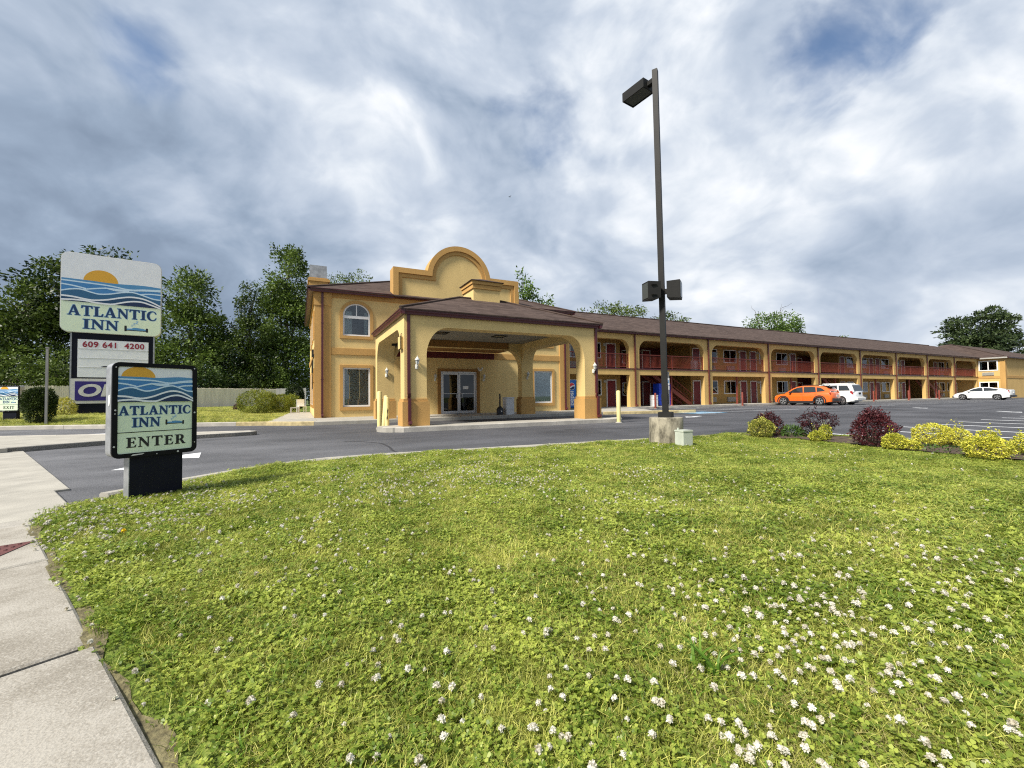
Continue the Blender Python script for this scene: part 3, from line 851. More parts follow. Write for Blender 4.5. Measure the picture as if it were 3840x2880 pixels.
def lamp(loc, label, right=True):
    """white carriage lamp on a wall facing -Y; loc is its bracket foot"""
    t = thing('wall_lamp', label, 'wall lamp', loc, 0, 'white carriage lamps on the lobby and canopy walls')
    LAMP_PARTS(t)
    t.scale = (.76, .76, .76)
    return t
_lamp_mesh = {}
def LAMP_PARTS(t):
    if not _lamp_mesh:
        b = MB(); b.lathe([(.02, -.11), (.06, -.09), (.075, 0), (.06, .09), (.02, .11)], (0, -.005, -.02), (0, 0, 1), 12)
        b.tube([(0, -.03, 0), (0, -.10, -.03), (0, -.14, .02), (0, -.14, .07)], .018, 8)
        _lamp_mesh['bracket'] = b.build('bracket', 'cabin_white', t, smooth=True)
        c = MB(); c.lathe([(.02, .06), (.055, .08), (.06, .09)], (0, -.14, 0), (0, 0, 1), 8)
        for i in range(6):
            a = 2 * PI * i / 6
            c.tube([(.055 * math.cos(a), -.14 + .055 * math.sin(a), .09), (.082 * math.cos(a), -.14 + .082 * math.sin(a), .25)], .008, 5)
        _lamp_mesh['cage'] = c.build('cage', 'cabin_white', t)
        d = MB(); d.lathe([(.048, .09), (.074, .25)], (0, -.14, 0), (0, 0, 1), 6)
        _lamp_mesh['lantern_glass'] = d.build('lantern_glass', 'lamp_glass', t)
        e = MB(); e.lathe([(.105, .25), (.10, .27), (.05, .34), (.02, .37), (.018, .40), (.004, .43)], (0, -.14, 0), (0, 0, 1), 12)
        _lamp_mesh['cap'] = e.build('cap', 'cabin_white', t, smooth=True)
    else:
        for k, o in _lamp_mesh.items():
            c = o.copy(); COL.objects.link(c); c.parent = t

# ------------------------------------------------------------------ lobby building
YL = 21.22
lob = thing('lobby_building', 'two-storey tan stucco lobby with rounded parapet and ochre trim behind the canopy', 'building', (7.55, YL, .15))
LB = Matrix.Translation((-7.55, -YL, -.15))
def lpart(mb, name, m, parent=None, **k):
    o = mb.build(name, m, None, **k)
    if parent is None:
        o.data.transform(LB); o.parent = lob
    else:
        o.data.transform(LB); o.parent = parent
    return o
def arch_win(x0, x1, z0, zs, d=0.0):
    cx, r = (x0 + x1) / 2, (x1 - x0) / 2
    return [(x0 - d, z0 - d), (x1 + d, z0 - d)] + arc(cx, zs, r + d, r * .93 + d, 0, 180, 18)
WL_, WR_ = (1.815, 3.035), (12.065, 13.285)
holes = [rect(*WL_, .62, 2.465), rect(*WR_, .62, 2.465), arch_win(*WL_, 3.97, 4.95), arch_win(*WR_, 3.97, 4.95), rect(6.53, 8.52, .15, 2.36)]
w = MB(); w.prism([(.64, .0), (14.46, .0), (14.46, 5.93), (.64, 5.93)], YL, YL + .25, FR, holes)
w.box(.64, .89, YL + .25, 31.4, 0, 5.93); w.box(14.21, 14.46, YL + .25, 31.4, 0, 5.93); w.box(.89, 14.21, 31.15, 31.4, 0, 5.93)
lpart(w, 'wall', 'stucco')
f = MB(); f.box(.89, 14.21, YL + .25, 31.15, .05, .14); f.box(.89, 14.21, YL + .25, 31.15, 3.0, 3.2); f.box(.89, 14.21, 24.6, 24.7, .15, 5.9)
lpart(f, 'interior_floor', 'dark')
# ochre trim: pilasters, belt, frieze
for x0, x1, s in ((.60, 1.29, -1), (13.81, 14.50, 1)):
    t = MB(); t.box(x0, x1, YL - .07, YL + .02, .15, 5.30); t.box(x0 - .02, x1 + .02, YL - .10, YL + .02, 5.30, 5.66); t.box(x0 - .04, x1 + .04, YL - .12, YL + .02, 5.66, 5.92)
    lpart(t, 'pilaster', 'trim')
for a, b in ((1.29, 3.75), (9.55, 13.81)):
    lpart(MB().box(a, b, YL - .05, YL + .02, 3.07, 3.37), 'belt_course', 'trim')
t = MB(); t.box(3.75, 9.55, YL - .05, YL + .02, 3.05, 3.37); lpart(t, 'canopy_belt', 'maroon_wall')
t = MB(); t.box(1.33, 13.77, YL - .05, YL + .02, 5.72, 5.93); lpart(t, 'frieze', 'trim')
def trim_ring(name, outer, inner, y0=YL - .055):
    lpart(MB().prism(outer, y0, YL + .02, FR, [inner]), name, 'trim')
for a, b in (WL_, WR_):
    trim_ring('window_trim', rect(a - .14, b + .14, .46, 2.59), rect(a, b, .62, 2.465))
    trim_ring('window_trim', arch_win(a, b, 3.97, 4.95, .14), arch_win(a, b, 3.97, 4.95))
lpart(MB().prism([(6.36, .15), (6.525, .15), (6.525, 2.365), (8.525, 2.365), (8.525, .15), (8.68, .15), (8.68, 2.5), (6.36, 2.5)], YL - .055, YL + .02, FR), 'door_trim', 'trim_dark')
# side wall (facing -X): trim strips, band and windows
t = MB()
for y0 in (22.6, 24.7, 26.8):
    for z0, z1 in ((.55, 2.5), (3.9, 5.3)):
        t.box(.585, .645, y0, y0 + .16, z0, z1); t.box(.585, .645, y0 + 1.3, y0 + 1.46, z0, z1); t.box(.585, .645, y0 + .16, y0 + 1.3, z1 - .14, z1)
t.box(.59, .645, YL + .03, 31.3, 3.07, 3.37); t.box(.57, .645, YL + .03, 31.3, 5.70, 5.92)
lpart(t, 'side_trim', 'trim')
for y0 in (22.76, 24.86, 26.96):
    for z0, z1 in ((.70, 2.36), (4.0, 5.16)):
        fr = lpart(MB().prism(rect(y0, y0 + 1.14, z0, z1), .600, .645, SD, [rect(y0 + .06, y0 + 1.08, z0 + .06, z1 - .06)]), 'side_window', 'white')
        lpart(MB().box(.622, .642, y0 + .06, y0 + 1.08, z0 + .06, z1 - .06), 'pane', 'car_glass', fr)
# windows
def lwin(outline, inner, extra):
    fr = lpart(MB().prism(outline, YL + .02, YL + .09, FR, [inner]), 'window', 'white')
    mu = MB()
    for e in extra:
        mu.box(e[0], e[1], YL + .025, YL + .085, e[2], e[3])
    if extra:
        lpart(mu, 'mullion', 'white', fr)
    lpart(MB().prism(inner, YL + .050, YL + .058, FR), 'pane', 'glass', fr)
    return fr
for i, (a, b) in enumerate((WL_, WR_)):
    fr = lwin(rect(a, b, .62, 2.465), rect(a + .07, b - .07, .70, 2.395), [])
    if i == 0:
        bl = MB()
        for k in range(42):
            z = .72 + k * .04
            bl.obox(((a + b) / 2, YL + .13, z), (1.06, 0, 0), (0, .018, .026), (0, -.003, .002))
        o = lpart(bl, 'blind', 'blind', fr); o['kind'] = 'stuff'
    else:
        lpart(MB().box(a + .06, b - .06, YL + .12, YL + .13, .66, 2.42), 'blind', 'curtain', fr)
    cx = (a + b) / 2
    fr = lwin(arch_win(a, b, 3.97, 4.95), arch_win(a + .07, b - .07, 4.04, 4.95), [(a + .065, b - .065, 4.80, 4.93), (cx - .02, cx + .02, 4.93, 5.44)])
    for c0, c1 in ((a + .08, a + .42), (b - .24, b - .08)):
        cu = MB()
        n = 14
        vs = []
        for k in range(n + 1):
            x = c0 + (c1 - c0) * k / n
            y = YL + .17 + .022 * math.sin(k * 1.9)
            vs += [(x, y, 4.0), (x, y, 5.15)]
        cu.add(vs, [(2 * k, 2 * k + 2, 2 * k + 3, 2 * k + 1) for k in range(n)])
        lpart(cu, 'curtain', 'curtain', fr, smooth=True)
# double door
df = lpart(MB().prism([(6.535, .15), (6.60, .15), (6.60, 2.29), (8.45, 2.29), (8.45, .15), (8.515, .15), (8.515, 2.355), (6.535, 2.355)], YL + .0, YL + .10, FR), 'door_frame', 'alu')
for s, (a, b) in enumerate(((6.61, 7.518), (7.532, 8.44))):
    lf = lpart(MB().prism(rect(a, b, .16, 2.28), YL + .03, YL + .075, FR, [rect(a + .075, b - .075, .30, 2.20)]), 'door', 'alu')
    lpart(MB().box(a + .07, b - .07, YL + .048, YL + .056, .295, 2.205), 'pane', 'glass_dark', lf)
    lpart(MB().box(a + .075, b - .075, YL + .02, YL + .045, 1.19, 1.215), 'push_bar', 'alu', lf)
    hx = b - .04 if s == 0 else a + .04
    sg = 1 if s else -1
    lpart(MB().tube([(hx, YL + .03, .98), (hx + sg * .10, YL - .05, .98), (hx + sg * .10, YL - .05, 1.2), (hx, YL + .03, 1.2)], .013, 8), 'handle', 'alu', lf)
    if s:
        lpart(MB().box(7.76, 8.05, YL + .040, YL + .046, 1.44, 1.60), 'notice', 'white', lf)
# parapet (mission gable)
def par_out(d):
    x0, x1, zs, cz, cx, r = 4.11 + d, 11.05 - d, 7.49 - d, 7.22, 7.58, 1.755 - d
    a = math.degrees(math.asin((zs - cz) / r))
    return [(x1, 5.94), (x1, zs)] + arc(cx, cz, r, r, a, 180 - a, 36) + [(x0, zs), (x0, 5.94)]
lpart(MB().prism(par_out(.10), YL - .02, YL + .60, FR), 'parapet', 'stucco')
def ring_u(d0, d1):
    return par_out(d0) + list(reversed(par_out(d1)))
lpart(MB().prism(ring_u(0, .26), YL - .16, YL + .66, FR), 'parapet_coping', 'trim')
lpart(MB().prism(ring_u(.265, .45), YL - .09, YL + .0, FR), 'parapet_inner_trim', 'trim')
# roof
ez, ex0, ex1, ey0, ey1 = 6.02, .30, 14.80, YL - .34, 31.75
ry, pit = (ey0 + ey1) / 2, .41
rh = ez + pit * (ey1 - ey0) / 2
hx = (ey1 - ey0) / 2
r = MB(); r.add([(ex0, ey0, ez), (ex1, ey0, ez), (ex1, ey1, ez), (ex0, ey1, ez), (ex0 + hx, ry, rh), (ex1 - hx, ry, rh),
                 (ex0, ey0, ez - .05), (ex1, ey0, ez - .05), (ex1, ey1, ez - .05), (ex0, ey1, ez - .05)],
                [(0, 1, 5, 4), (1, 2, 5), (2, 3, 4, 5), (3, 0, 4), (0, 6, 7, 1), (1, 7, 8, 2), (2, 8, 9, 3), (3, 9, 6, 0), (6, 9, 8, 7)])
roof = lpart(r, 'roof', 'shingle')
hc = MB()
for a, b in (((ex0, ey0, ez), (ex0 + hx, ry, rh)), ((ex1, ey0, ez), (ex1 - hx, ry, rh)), ((ex0 + hx, ry, rh), (ex1 - hx, ry, rh))):
    hc.tube([Vector(a) + Vector((0, 0, .015)), Vector(b) + Vector((0, 0, .015))], .06, 6)
lpart(hc, 'hip_cap', 'shingle', roof)
for q in ((ex0 + .1, ex1 - .1, ey0 + .1, YL + .01), (ex0 + .1, .63, YL + .01, ey1), (14.47, ex1 - .1, YL + .01, ey1)):
    lpart(MB().box(*q, 5.935, 5.965), 'soffit', 'maroon')
for a, b, o in (((ex0 + .12, ey0 + .13), (4.10, ey0 + .13), (0, -1)), ((11.06, ey0 + .13), (ex1 - .12, ey0 + .13), (0, -1)), ((ex0 + .13, ey1), (ex0 + .13, ey0), (-1, 0)), ((ex1 - .13, ey0), (ex1 - .13, ey1), (1, 0))):
    gt = MB(); gutter_run(gt, a, b, o, 5.88, .17); lpart(gt, 'gutter', 'maroon')
def ldown(x):
    o = downspout(None, x, YL - .10, .15, 5.9, True, .09); o.data.transform(LB); o.parent = lob
ldown(.93); ldown(14.14)
# chimney
ch = MB(); ch.box(.46, 1.42, 25.6, 26.6, 6.0, 7.72); ch.box(.40, 1.52, 25.55, 26.65, 7.52, 7.66)
ch = lpart(ch, 'chimney', 'trim')
lpart(MB().box(.50, 1.36, 25.65, 26.5, 7.72, 8.42), 'chimney_shroud', 'galv', ch)
# wall box and cable on the side wall
lpart(MB().box(.50, .60, 21.55, 21.75, 2.95, 3.30), 'meter_box', 'plastic_black')
lpart(MB().box(.53, .60, 22.9, 23.1, 2.3, 2.9), 'meter_box', 'plastic_black')
lpart(MB().tube([(.57, 21.7, 2.95), (.57, 22.0, 2.5), (.57, 22.5, 1.9), (.57, 23.2, 1.5)], .02, 6), 'service_cable', 'plastic_black')

# ------------------------------------------------------------------ entrance canopy
YC, YB = 13.15, 18.27
can = thing('entrance_canopy', 'drive-through entrance canopy with arched tan columns and brown hipped roof', 'canopy', (6.6, 15.8, .14))
CB = Matrix.Translation((-6.6, -15.8, -.14))
def cpart(mb, name, m, parent=None, **k):
    o = mb.build(name, m, None, **k); o.data.transform(CB); o.parent = parent or can
    return o
X0, X1, XI0, XI1 = 2.89, 10.325, 3.59, 9.70
c = MB(); c.prism(portal(X0, X1, .95, 3.62, XI0, XI1, 3.27, .72, .95, 16), YC, YC + .55, FR)
cpart(c, 'front_arch', 'stucco')
c = MB(); c.prism(portal(X0, X1, .95, 3.62, XI0, XI1, 3.27, .72, .95, 16), YB, YB + .38, FR)
cpart(c, 'rear_arch', 'stucco')
for xa, xb in ((X0, XI0 - .02), (XI1 + .02, X1)):
    y0, y1 = YC + .55, YB
    p = [(y0, 3.62)] + arc(y0 + .55, 3.27 - .85, .55, .85, 180, 90, 12) + arc(y1 - .55, 3.27 - .85, .55, .85, 90, 0, 12) + [(y1, 3.62)]
    cpart(MB().prism(p, xa, xb, SD), 'side_arch', 'stucco')
def pedestal(x0, x1, y0, y1):
    p = MB(); p.box(x0 - .075, x1 + .075, y0 - .075, y1 + .075, .10, .90)
    p.box(x0 - .035, x1 + .035, y0 - .035, y1 + .035, .90, .99)
    return cpart(p, 'pedestal', 'trim')
for xa, xb in ((X0, XI0), (XI1, X1)):
    pedestal(xa, xb, YC, YC + .55); pedestal(xa, xb, YB, YB + .38)
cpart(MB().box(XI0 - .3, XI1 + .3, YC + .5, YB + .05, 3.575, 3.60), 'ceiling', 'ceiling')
cpart(MB().box(XI0 + .72, XI1 - .72, YB - .06, YB + .002, 3.275, 3.572), 'shade_toned_beam', 'trim_dark')  # added over the rear arch, its dark colour stands for shade under the canopy
for x, y in ((5.0, 16.2), (7.56, 16.2), (6.3, 14.6)):
    fx = cpart(MB().prism(rect(x - .28, x + .28, y - .28, y + .28), 3.55, 3.58, TOP, [rect(x - .22, x + .22, y - .22, y + .22)]), 'ceiling_light', 'bronze')
    cpart(MB().box(x - .22, x + .22, y - .22, y + .22, 3.563, 3.576), 'diffuser', 'lens', fx)
cx0, cx1, cy0, cy1, cz, cp = 2.74, 10.475, 12.98, 18.84, 3.775, .408
ry = (cy0 + cy1) / 2; hh = cz + cp * (cy1 - cy0) / 2; hx = (cy1 - cy0) / 2
r = MB(); r.add([(cx0, cy0, cz), (cx1, cy0, cz), (cx1, cy1, cz), (cx0, cy1, cz), (cx0 + hx, ry, hh), (cx1 - hx, ry, hh),
                 (cx0, cy0, cz - .04), (cx1, cy0, cz - .04), (cx1, cy1, cz - .04), (cx0, cy1, cz - .04)],
                [(0, 1, 5, 4), (1, 2, 5), (2, 3, 4, 5), (3, 0, 4), (0, 6, 7, 1), (1, 7, 8, 2), (2, 8, 9, 3), (3, 9, 6, 0), (6, 9, 8, 7)])
roof = cpart(r, 'roof', 'shingle')
hc = MB()
for a, b in (((cx0, cy0, cz), (cx0 + hx, ry, hh)), ((cx1, cy0, cz), (cx1 - hx, ry, hh)), ((cx0 + hx, ry, hh), (cx1 - hx, ry, hh))):
    hc.tube([Vector(a) + Vector((0, 0, .012)), Vector(b) + Vector((0, 0, .012))], .05, 6)
cpart(hc, 'hip_cap', 'shingle', roof)
for a, b, o in (((cx0 + .02, YC - .005), (cx1 - .02, YC - .005), (0, -1)), ((X0 - .005, 18.6), (X0 - .005, YC - .16), (-1, 0)), ((X1 + .005, YC - .16), (X1 + .005, 18.6), (1, 0))):
    gt = MB(); gutter_run(gt, a, b, o, 3.60, .17, .155); cpart(gt, 'gutter', 'maroon')
cpart(MB().box(X0 + .02, X1 - .02, YC + .02, YB + .36, 3.62, 3.72), 'roof_deck', 'maroon')
cpart(MB().box(3.45, 9.8, YB + .40, YL - .06, 3.40, 3.60), 'link_roof', 'trim_dark')
def cdown(x, y, z1):
    d = MB(); w = .09
    d.box(x - w / 2, x + w / 2, y - .07, y, 1.12, z1)
    d.obox((x, y - .055, 1.05), (w, 0, 0), (0, .07, 0), (0, -.08, .20))
    d.box(x - w / 2, x + w / 2, y - .155, y - .085, .28, 1.0)
    d.obox((x, y - .18, .24), (w, 0, 0), (0, .16, -.06), (0, .03, .075))
    cpart(d, 'downspout', 'maroon')
cdown(3.02, YC, 3.62); cdown(10.22, YC, 3.62)
# little hipped cupola on the ridge
bx0, bx1, by0, by1 = 6.18, 7.33, 15.64, 16.80
cu = cpart(MB().box(bx0, bx1, by0, by1, 4.6, 5.34), 'cupola', 'stucco')
cpart(MB().box(bx0 - .05, bx1 + .05, by0 - .05, by1 + .05, 5.34, 5.50).box(bx0 - .09, bx1 + .09, by0 - .09, by1 + .09, 5.51, 5.655), 'cornice', 'trim', cu)
q = .14
cpart(MB().add([(bx0 - q, by0 - q, 5.66), (bx1 + q, by0 - q, 5.66), (bx1 + q, by1 + q, 5.66), (bx0 - q, by1 + q, 5.66), ((bx0 + bx1) / 2, (by0 + by1) / 2, 5.92),
                (bx0 - q, by0 - q, 5.64), (bx1 + q, by0 - q, 5.64), (bx1 + q, by1 + q, 5.64), (bx0 - q, by1 + q, 5.64)],
               [(0, 1, 4), (1, 2, 4), (2, 3, 4), (3, 0, 4), (0, 5, 6, 1), (1, 6, 7, 2), (2, 7, 8, 3), (3, 8, 5, 0), (5, 8, 7, 6)]), 'cupola_roof', 'shingle', cu)
# lamps
lamp((3.27, YC, 2.0), 'white carriage lamp beside the maroon downspout on the front canopy column at left')
lamp((3.27, YB, 1.98), 'white carriage lamp on the rear canopy column behind the cream bollards')
lamp((6.22, YL, 1.95), 'small white lamp immediately left of the glass double door')
lamp((8.92, YL, 1.95), 'small white lamp right of the glass double door, below an emergency light')
lamp((10.0, YB, 1.93), 'white lamp on the rear canopy column beside the white-framed lobby window')
lamp((10.10, YC, 1.97), 'white carriage lamp high on the front canopy column nearest the long wing')
em = thing('emergency_light', 'small white twin-head emergency light above the lamp by the double door', 'light', (8.70, YL, 2.47))
MB().box(-.09, .09, -.06, 0, -.06, .04).build('case', 'dirty_white', em)
for s in (-1, 1):
    MB().lathe([(.02, 0), (.05, .03), (.055, .06)], (s * .08, -.07, .07), (s * .5, -.8, .1), 10).build('lamp_head', 'dirty_white', em)
sb = thing('floodlight_box', 'black box floodlight hung under the canopy arch above the rear lamp', 'floodlight', (3.62, 18.0, 3.18))
MB().box(-.20, .20, -.22, .22, 0, .32).build('housing', 'plastic_black', sb)
MB().prism(rect(-.19, .19, .01, .31), -.24, -.222, FR, [rect(-.16, .16, .04, .28)]).build('lens_frame', 'bronze', sb)
MB().box(-.03, .03, -.03, .03, .32, .42).build('bracket', 'plastic_black', sb)
jb = thing('junction_box', 'small tan conduit box high on the sunlit side of the front canopy column', 'box', (2.885, 13.42, 2.55))
MB().box(-.10, 0, -.15, .15, 0, .38).build('cover', 'stucco', jb)
MB().prism(rect(-.17, .17, -.02, .40), -.085, -.06, SD, [rect(-.145, .145, .005, .375)]).build('rim', 'bronze', jb)
MB().tube([(-.03, 0, .38), (-.03, .03, .48), (0, .06, .5)], .012, 6).build('conduit', 'bronze', jb)

# ------------------------------------------------------------------ motel wing
YW, K0, BAY, NB = 23.61, 21.882, 7.817, 8
XE = K0 + BAY * NB                    # 84.42
XS = 14.47
YR = 25.61
wing = thing('motel_wing', 'long two-storey motel wing with arched balconies, red doors and brown shingle roof', 'building', (49, YW, .15))
WB = Matrix.Translation((-49, -YW, -.15))
def wpart(mb, name, m, parent=None, **k):
    o = mb.build(name, m, None, **k); o.data.transform(WB); o.parent = parent or wing
    return o
def wobj(o, parent=None):
    o.parent = parent or wing
    return o
bays = [(XS, K0)] + [(K0 + BAY * k, K0 + BAY * (k + 1)) for k in range(NB)]
arch_mb = MB()
for i, (a, b) in enumerate(bays):
    a2, b2 = a + (.002 if i else 0), b - .002
    o0, o1 = a + (.47 if i else .30), b - .47
    up = MB(); up.prism(portal(a2, b2, 2.955, 5.44, o0, o1, 5.05, .80, .80, 10), YW, YW + .36, FR)
    wpart(up, 'arcade_arch', 'wing_stucco')
    lo = MB(); lo.prism([(a2, .1), (o0 + .03, .1), (o0 + .03, 2.48), (o1 - .0, 2.48), (o1, .1), (b2, .1), (b2, 2.87), (a2, 2.87)], YW, YW + .36, FR)
    wpart(lo, 'arcade_pier', 'wing_stucco')
    # balcony railing
    rl = MB(); rl.box(o0 - .03, o1 + .03, YW + .10, YW + .16, 3.96, 4.02); rl.box(o0 - .03, o1 + .03, YW + .11, YW + .15, 3.06, 3.10)
    for p in (o0 + .02, (o0 + o1) / 2, o1 - .02):
        rl.box(p - .03, p + .03, YW + .10, YW + .16, 2.95, 3.96)
    rail = wpart(rl, 'railing', 'rust_red')
    bl = MB(); n = int((o1 - o0) / .115)
    for k in range(1, n):
        x = o0 + (o1 - o0) * k / n
        bl.box(x - .009, x + .009, YW + .121, YW + .139, 3.10, 3.96)
    wpart(bl, 'baluster', 'rust_red', rail)['kind'] = 'stuff'
wpart(MB().box(XS, XE, YW - .04, YW + .30, 2.87, 2.955), 'floor_strip', 'maroon')
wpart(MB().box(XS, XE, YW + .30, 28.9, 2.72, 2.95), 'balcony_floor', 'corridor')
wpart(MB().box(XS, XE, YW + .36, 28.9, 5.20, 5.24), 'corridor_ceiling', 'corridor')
ALC = [(22.25, 30.0), (45.45, 53.2), (68.65, 76.4)]
# rear wall of the walkways, stepping back at the three stair alcoves
edges = [XS]
for a, b in ALC:
    edges += [a, b]
edges.append(XE)
for i in range(0, len(edges), 2):
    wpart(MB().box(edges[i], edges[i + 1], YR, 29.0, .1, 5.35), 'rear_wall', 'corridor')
for a, b in ALC:
    wpart(MB().box(a, b, 28.4, 29.0, .1, 5.35), 'alcove_wall', 'maroon_wall')
wpart(MB().box(XS, XE, 29.0, 36.5, 0, 5.4).box(XE - .2, XE, YW + .36, 29, .1, 5.4), 'rear_block', 'wing_stucco')
# roof
ryw, rzw = 30.0, 8.20
r = MB(); e0, e1 = YW - .38, 36.9
r.add([(XS, e0, 5.60), (XE + 6, e0, 5.60), (XE + 6, e1, 5.60), (XS, e1, 5.60), (XS, ryw, rzw), (XE + 6, ryw, rzw), (XS, e0, 5.53), (XE + 6, e0, 5.53), (XE + 6, e1, 5.53), (XS, e1, 5.53)],
      [(0, 1, 5, 4), (4, 5, 2, 3), (0, 4, 3), (1, 2, 5), (0, 6, 7, 1), (6, 9, 8, 7), (2, 8, 9, 3), (1, 7, 8, 2), (3, 9, 6, 0)])
roofw = wpart(r, 'roof', 'shingle')
wpart(MB().tube([(XS, ryw, rzw + .02), (XE + 4, ryw, rzw + .02)], .07, 6), 'ridge_cap', 'shingle', roofw)
gt = MB(); gutter_run(gt, (XS, YW - .20), (XE - .2, YW - .20), (0, -1), 5.43, .15, .14)
wpart(gt, 'gutter', 'maroon')
wpart(MB().box(XS, XE, YW - .20, YW + .02, 5.455, 5.525), 'soffit', 'maroon')
for k in range(NB):
    wobj_ = downspout(None, K0 + BAY * k, YW - .045, .15, 5.45, True, .11, 'spout_brown')
    wobj_.data.transform(WB); wobj_.parent = wing

# doors, windows and air conditioners
_wm = {}
def wwin(x0, x1, z0, z1, y, kind):
    fr = MB().prism(rect(x0, x1, z0, z1), y - .05, y + .01, FR, [rect(x0 + .07, x1 - .07, z0 + .07, z1 - .07)])
    cx = (x0 + x1) / 2
    fr.box(cx - .025, cx + .025, y - .045, y + .005, z0 + .065, z1 - .065)
    f = wpart(fr, 'window', 'white')
    wpart(MB().box(x0 + .06, x1 - .06, y - .008, y - .004, z0 + .06, z1 - .06), 'room_interior', 'dark', f)
    wpart(MB().box(x0 + .065, x1 - .065, y - .030, y - .026, z0 + .065, z1 - .065), 'pane', 'glass', f)
    spans = {0: [(.0, .22), (.62, 1.0)], 1: [(.55, 1.0)], 2: [(0, .18), (.85, 1)], 3: [], 4: [(0, .48)]}[kind]
    for a, b in spans:
        xa = x0 + .07 + (x1 - x0 - .14) * a; xb = x0 + .07 + (x1 - x0 - .14) * b
        n = max(3, int((xb - xa) / .05)); vs = []
        for k in range(n + 1):
            x = xa + (xb - xa) * k / n
            yy = y - .016 + .005 * math.sin(k * 2.1)
            vs += [(x, yy, z0 + .08), (x, yy, z1 - .07)]
        cb = MB(); cb.add(vs, [(2 * k, 2 * k + 2, 2 * k + 3, 2 * k + 1) for k in range(n)])
        wpart(cb, 'curtain', 'curtain_green' if kind in (1, 4) else 'curtain', f)
def wdoor(x0, x1, z0, y):
    d = wpart(MB().box(x0 + .08, x1 - .08, y - .012, y + .01, z0, z0 + 1.98), 'door', 'door_red')
    wpart(MB().prism([(x0, z0), (x0 + .08, z0), (x0 + .08, z0 + 1.98), (x1 - .08, z0 + 1.98), (x1 - .08, z0), (x1, z0), (x1, z0 + 2.07), (x0, z0 + 2.07)], y - .05, y + .01, FR), 'door_frame', 'white', d)
    wpart(MB().lathe([(.03, 0), (.03, .02), (.012, .03), (.03, .06), (.02, .08)], (x1 - .17, y - .012, z0 + .95), (0, -1, 0), 8), 'handle', 'alu', d)
def wac(x0, z0, y):
    a = wpart(MB().box(x0, x0 + 1.1, y - .10, y + .01, z0, z0 + .42), 'air_conditioner', 'ac')
    gl = MB()
    for k in range(8):
        gl.box(x0 + .05, x0 + 1.05, y - .112, y - .10, z0 + .05 + k * .045, z0 + .072 + k * .045)
    wpart(gl, 'grille', 'ac', a)
def wlamp(x, z, y):
    l = wpart(MB().box(x - .08, x + .08, y - .10, y + .01, z - .10, z + .10), 'porch_light', 'dirty_white')
    wpart(MB().box(x - .06, x + .06, y - .13, y - .10, z - .08, z + .06), 'lens', 'lamp_glass', l)
kk = 0
def wroom(xd, xw0, flip):
    global kk
    for z in (.15, 2.95):
        wdoor(xd, xd + .96, z, YR)
        wwin(xw0, xw0 + 1.78, z + .86, z + 2.06, YR, (kk * 3 + (1 if z < 1 else 0)) % 5)
        wac(xw0 + .38, z + .16, YR)
        wlamp(xd + (1.12 if not flip else -.16), z + 1.92, YR)
    kk += 1
wroom(20.86, 18.6, True); wroom(15.6, 16.75, False)
for s in (30.22, 53.42, 76.62):
    wroom(s, s + 1.38, False)
    if s + 7 < XE:
        wroom(s + 6.24, s + 4.0, True)
    if s + 9 < XE:
        wroom(s + 7.69, s + 9.11, False); wroom(s + 14.0, s + 11.76, True)
for a, b in ALC:
    for z in (.15, 2.95):
        wwin(a + 2.6, a + 4.3, z + .80, z + 1.95, 28.4, 3)
        wdoor(a + 4.9, a + 5.9, z, 28.4)
        wlamp(a + 4.6, z + 1.95, 28.4)
# posts along the walkway edge between piers
for i in (2, 3, 5, 6):
    a, b = bays[i]
    x = (a + b) / 2
    wpart(MB().ring((x, YW + .3, .15), (x, YW + .3, 2.72), .07, .07, 10).box(x - .12, x + .12, YW + .18, YW + .42, .15, .18), 'walkway_post', 'rust_red')
# stairs in the alcoves
for i, (a, b) in enumerate(ALC):
    xs0, xs1, y0, y1 = a + 1.9, a + 6.45, 24.45, 25.45
    zt = 2.90
    st = MB()
    for y in (y0, y1):
        st.prism([(xs0, zt - .30), (xs0, zt), (xs1, .32), (xs1, .15), (xs1 - .35, .15)], y - .025, y + .025, FR)
    stair = wpart(st, 'staircase', 'rust_red')
    for k in range(15):
        x = xs0 + (xs1 - xs0) * (k + .5) / 15.5; z = zt + (.15 - zt) * (k + .5) / 15.5
        wpart(MB().box(x - .14, x + .14, y0 + .03, y1 - .03, z - .04, z), 'tread', 'rust_red', stair)
    hr = MB()
    for y in (y0, y1):
        hr.tube([(xs0 + .3, y, zt + .7), (xs1 - .05, y, 1.12), (xs1 + .38, y, 1.10), (xs1 + .38, y, .50), (xs1 - .03, y, .50)], .028, 8)
        hr.tube([(xs1 - .03, y, .15), (xs1 - .03, y, 1.12)], .028, 8)
        hr.tube([(xs0 + .3, y, zt + .10), (xs1 - .05, y, .50)], .022, 8)
        n = 26
        for k in range(n):
            t = (k + .5) / n
            x = xs0 + .3 + (xs1 - .35 - xs0) * t; zb = zt + .10 + (.50 - zt - .10) * t
            hr.ring((x, y, zb), (x, y, zb + .6), .009, .009, 4)
    wpart(hr, 'handrail', 'rust_red', stair)
    wpart(MB().ring((a + 3.75, 24.05, .15), (a + 3.75, 24.05, 2.72), .075, .075, 12).ring((a + 3.75, 24.05, .15), (a + 3.75, 24.05, .22), .14, .10, 12), 'stair_column', 'rust_red')

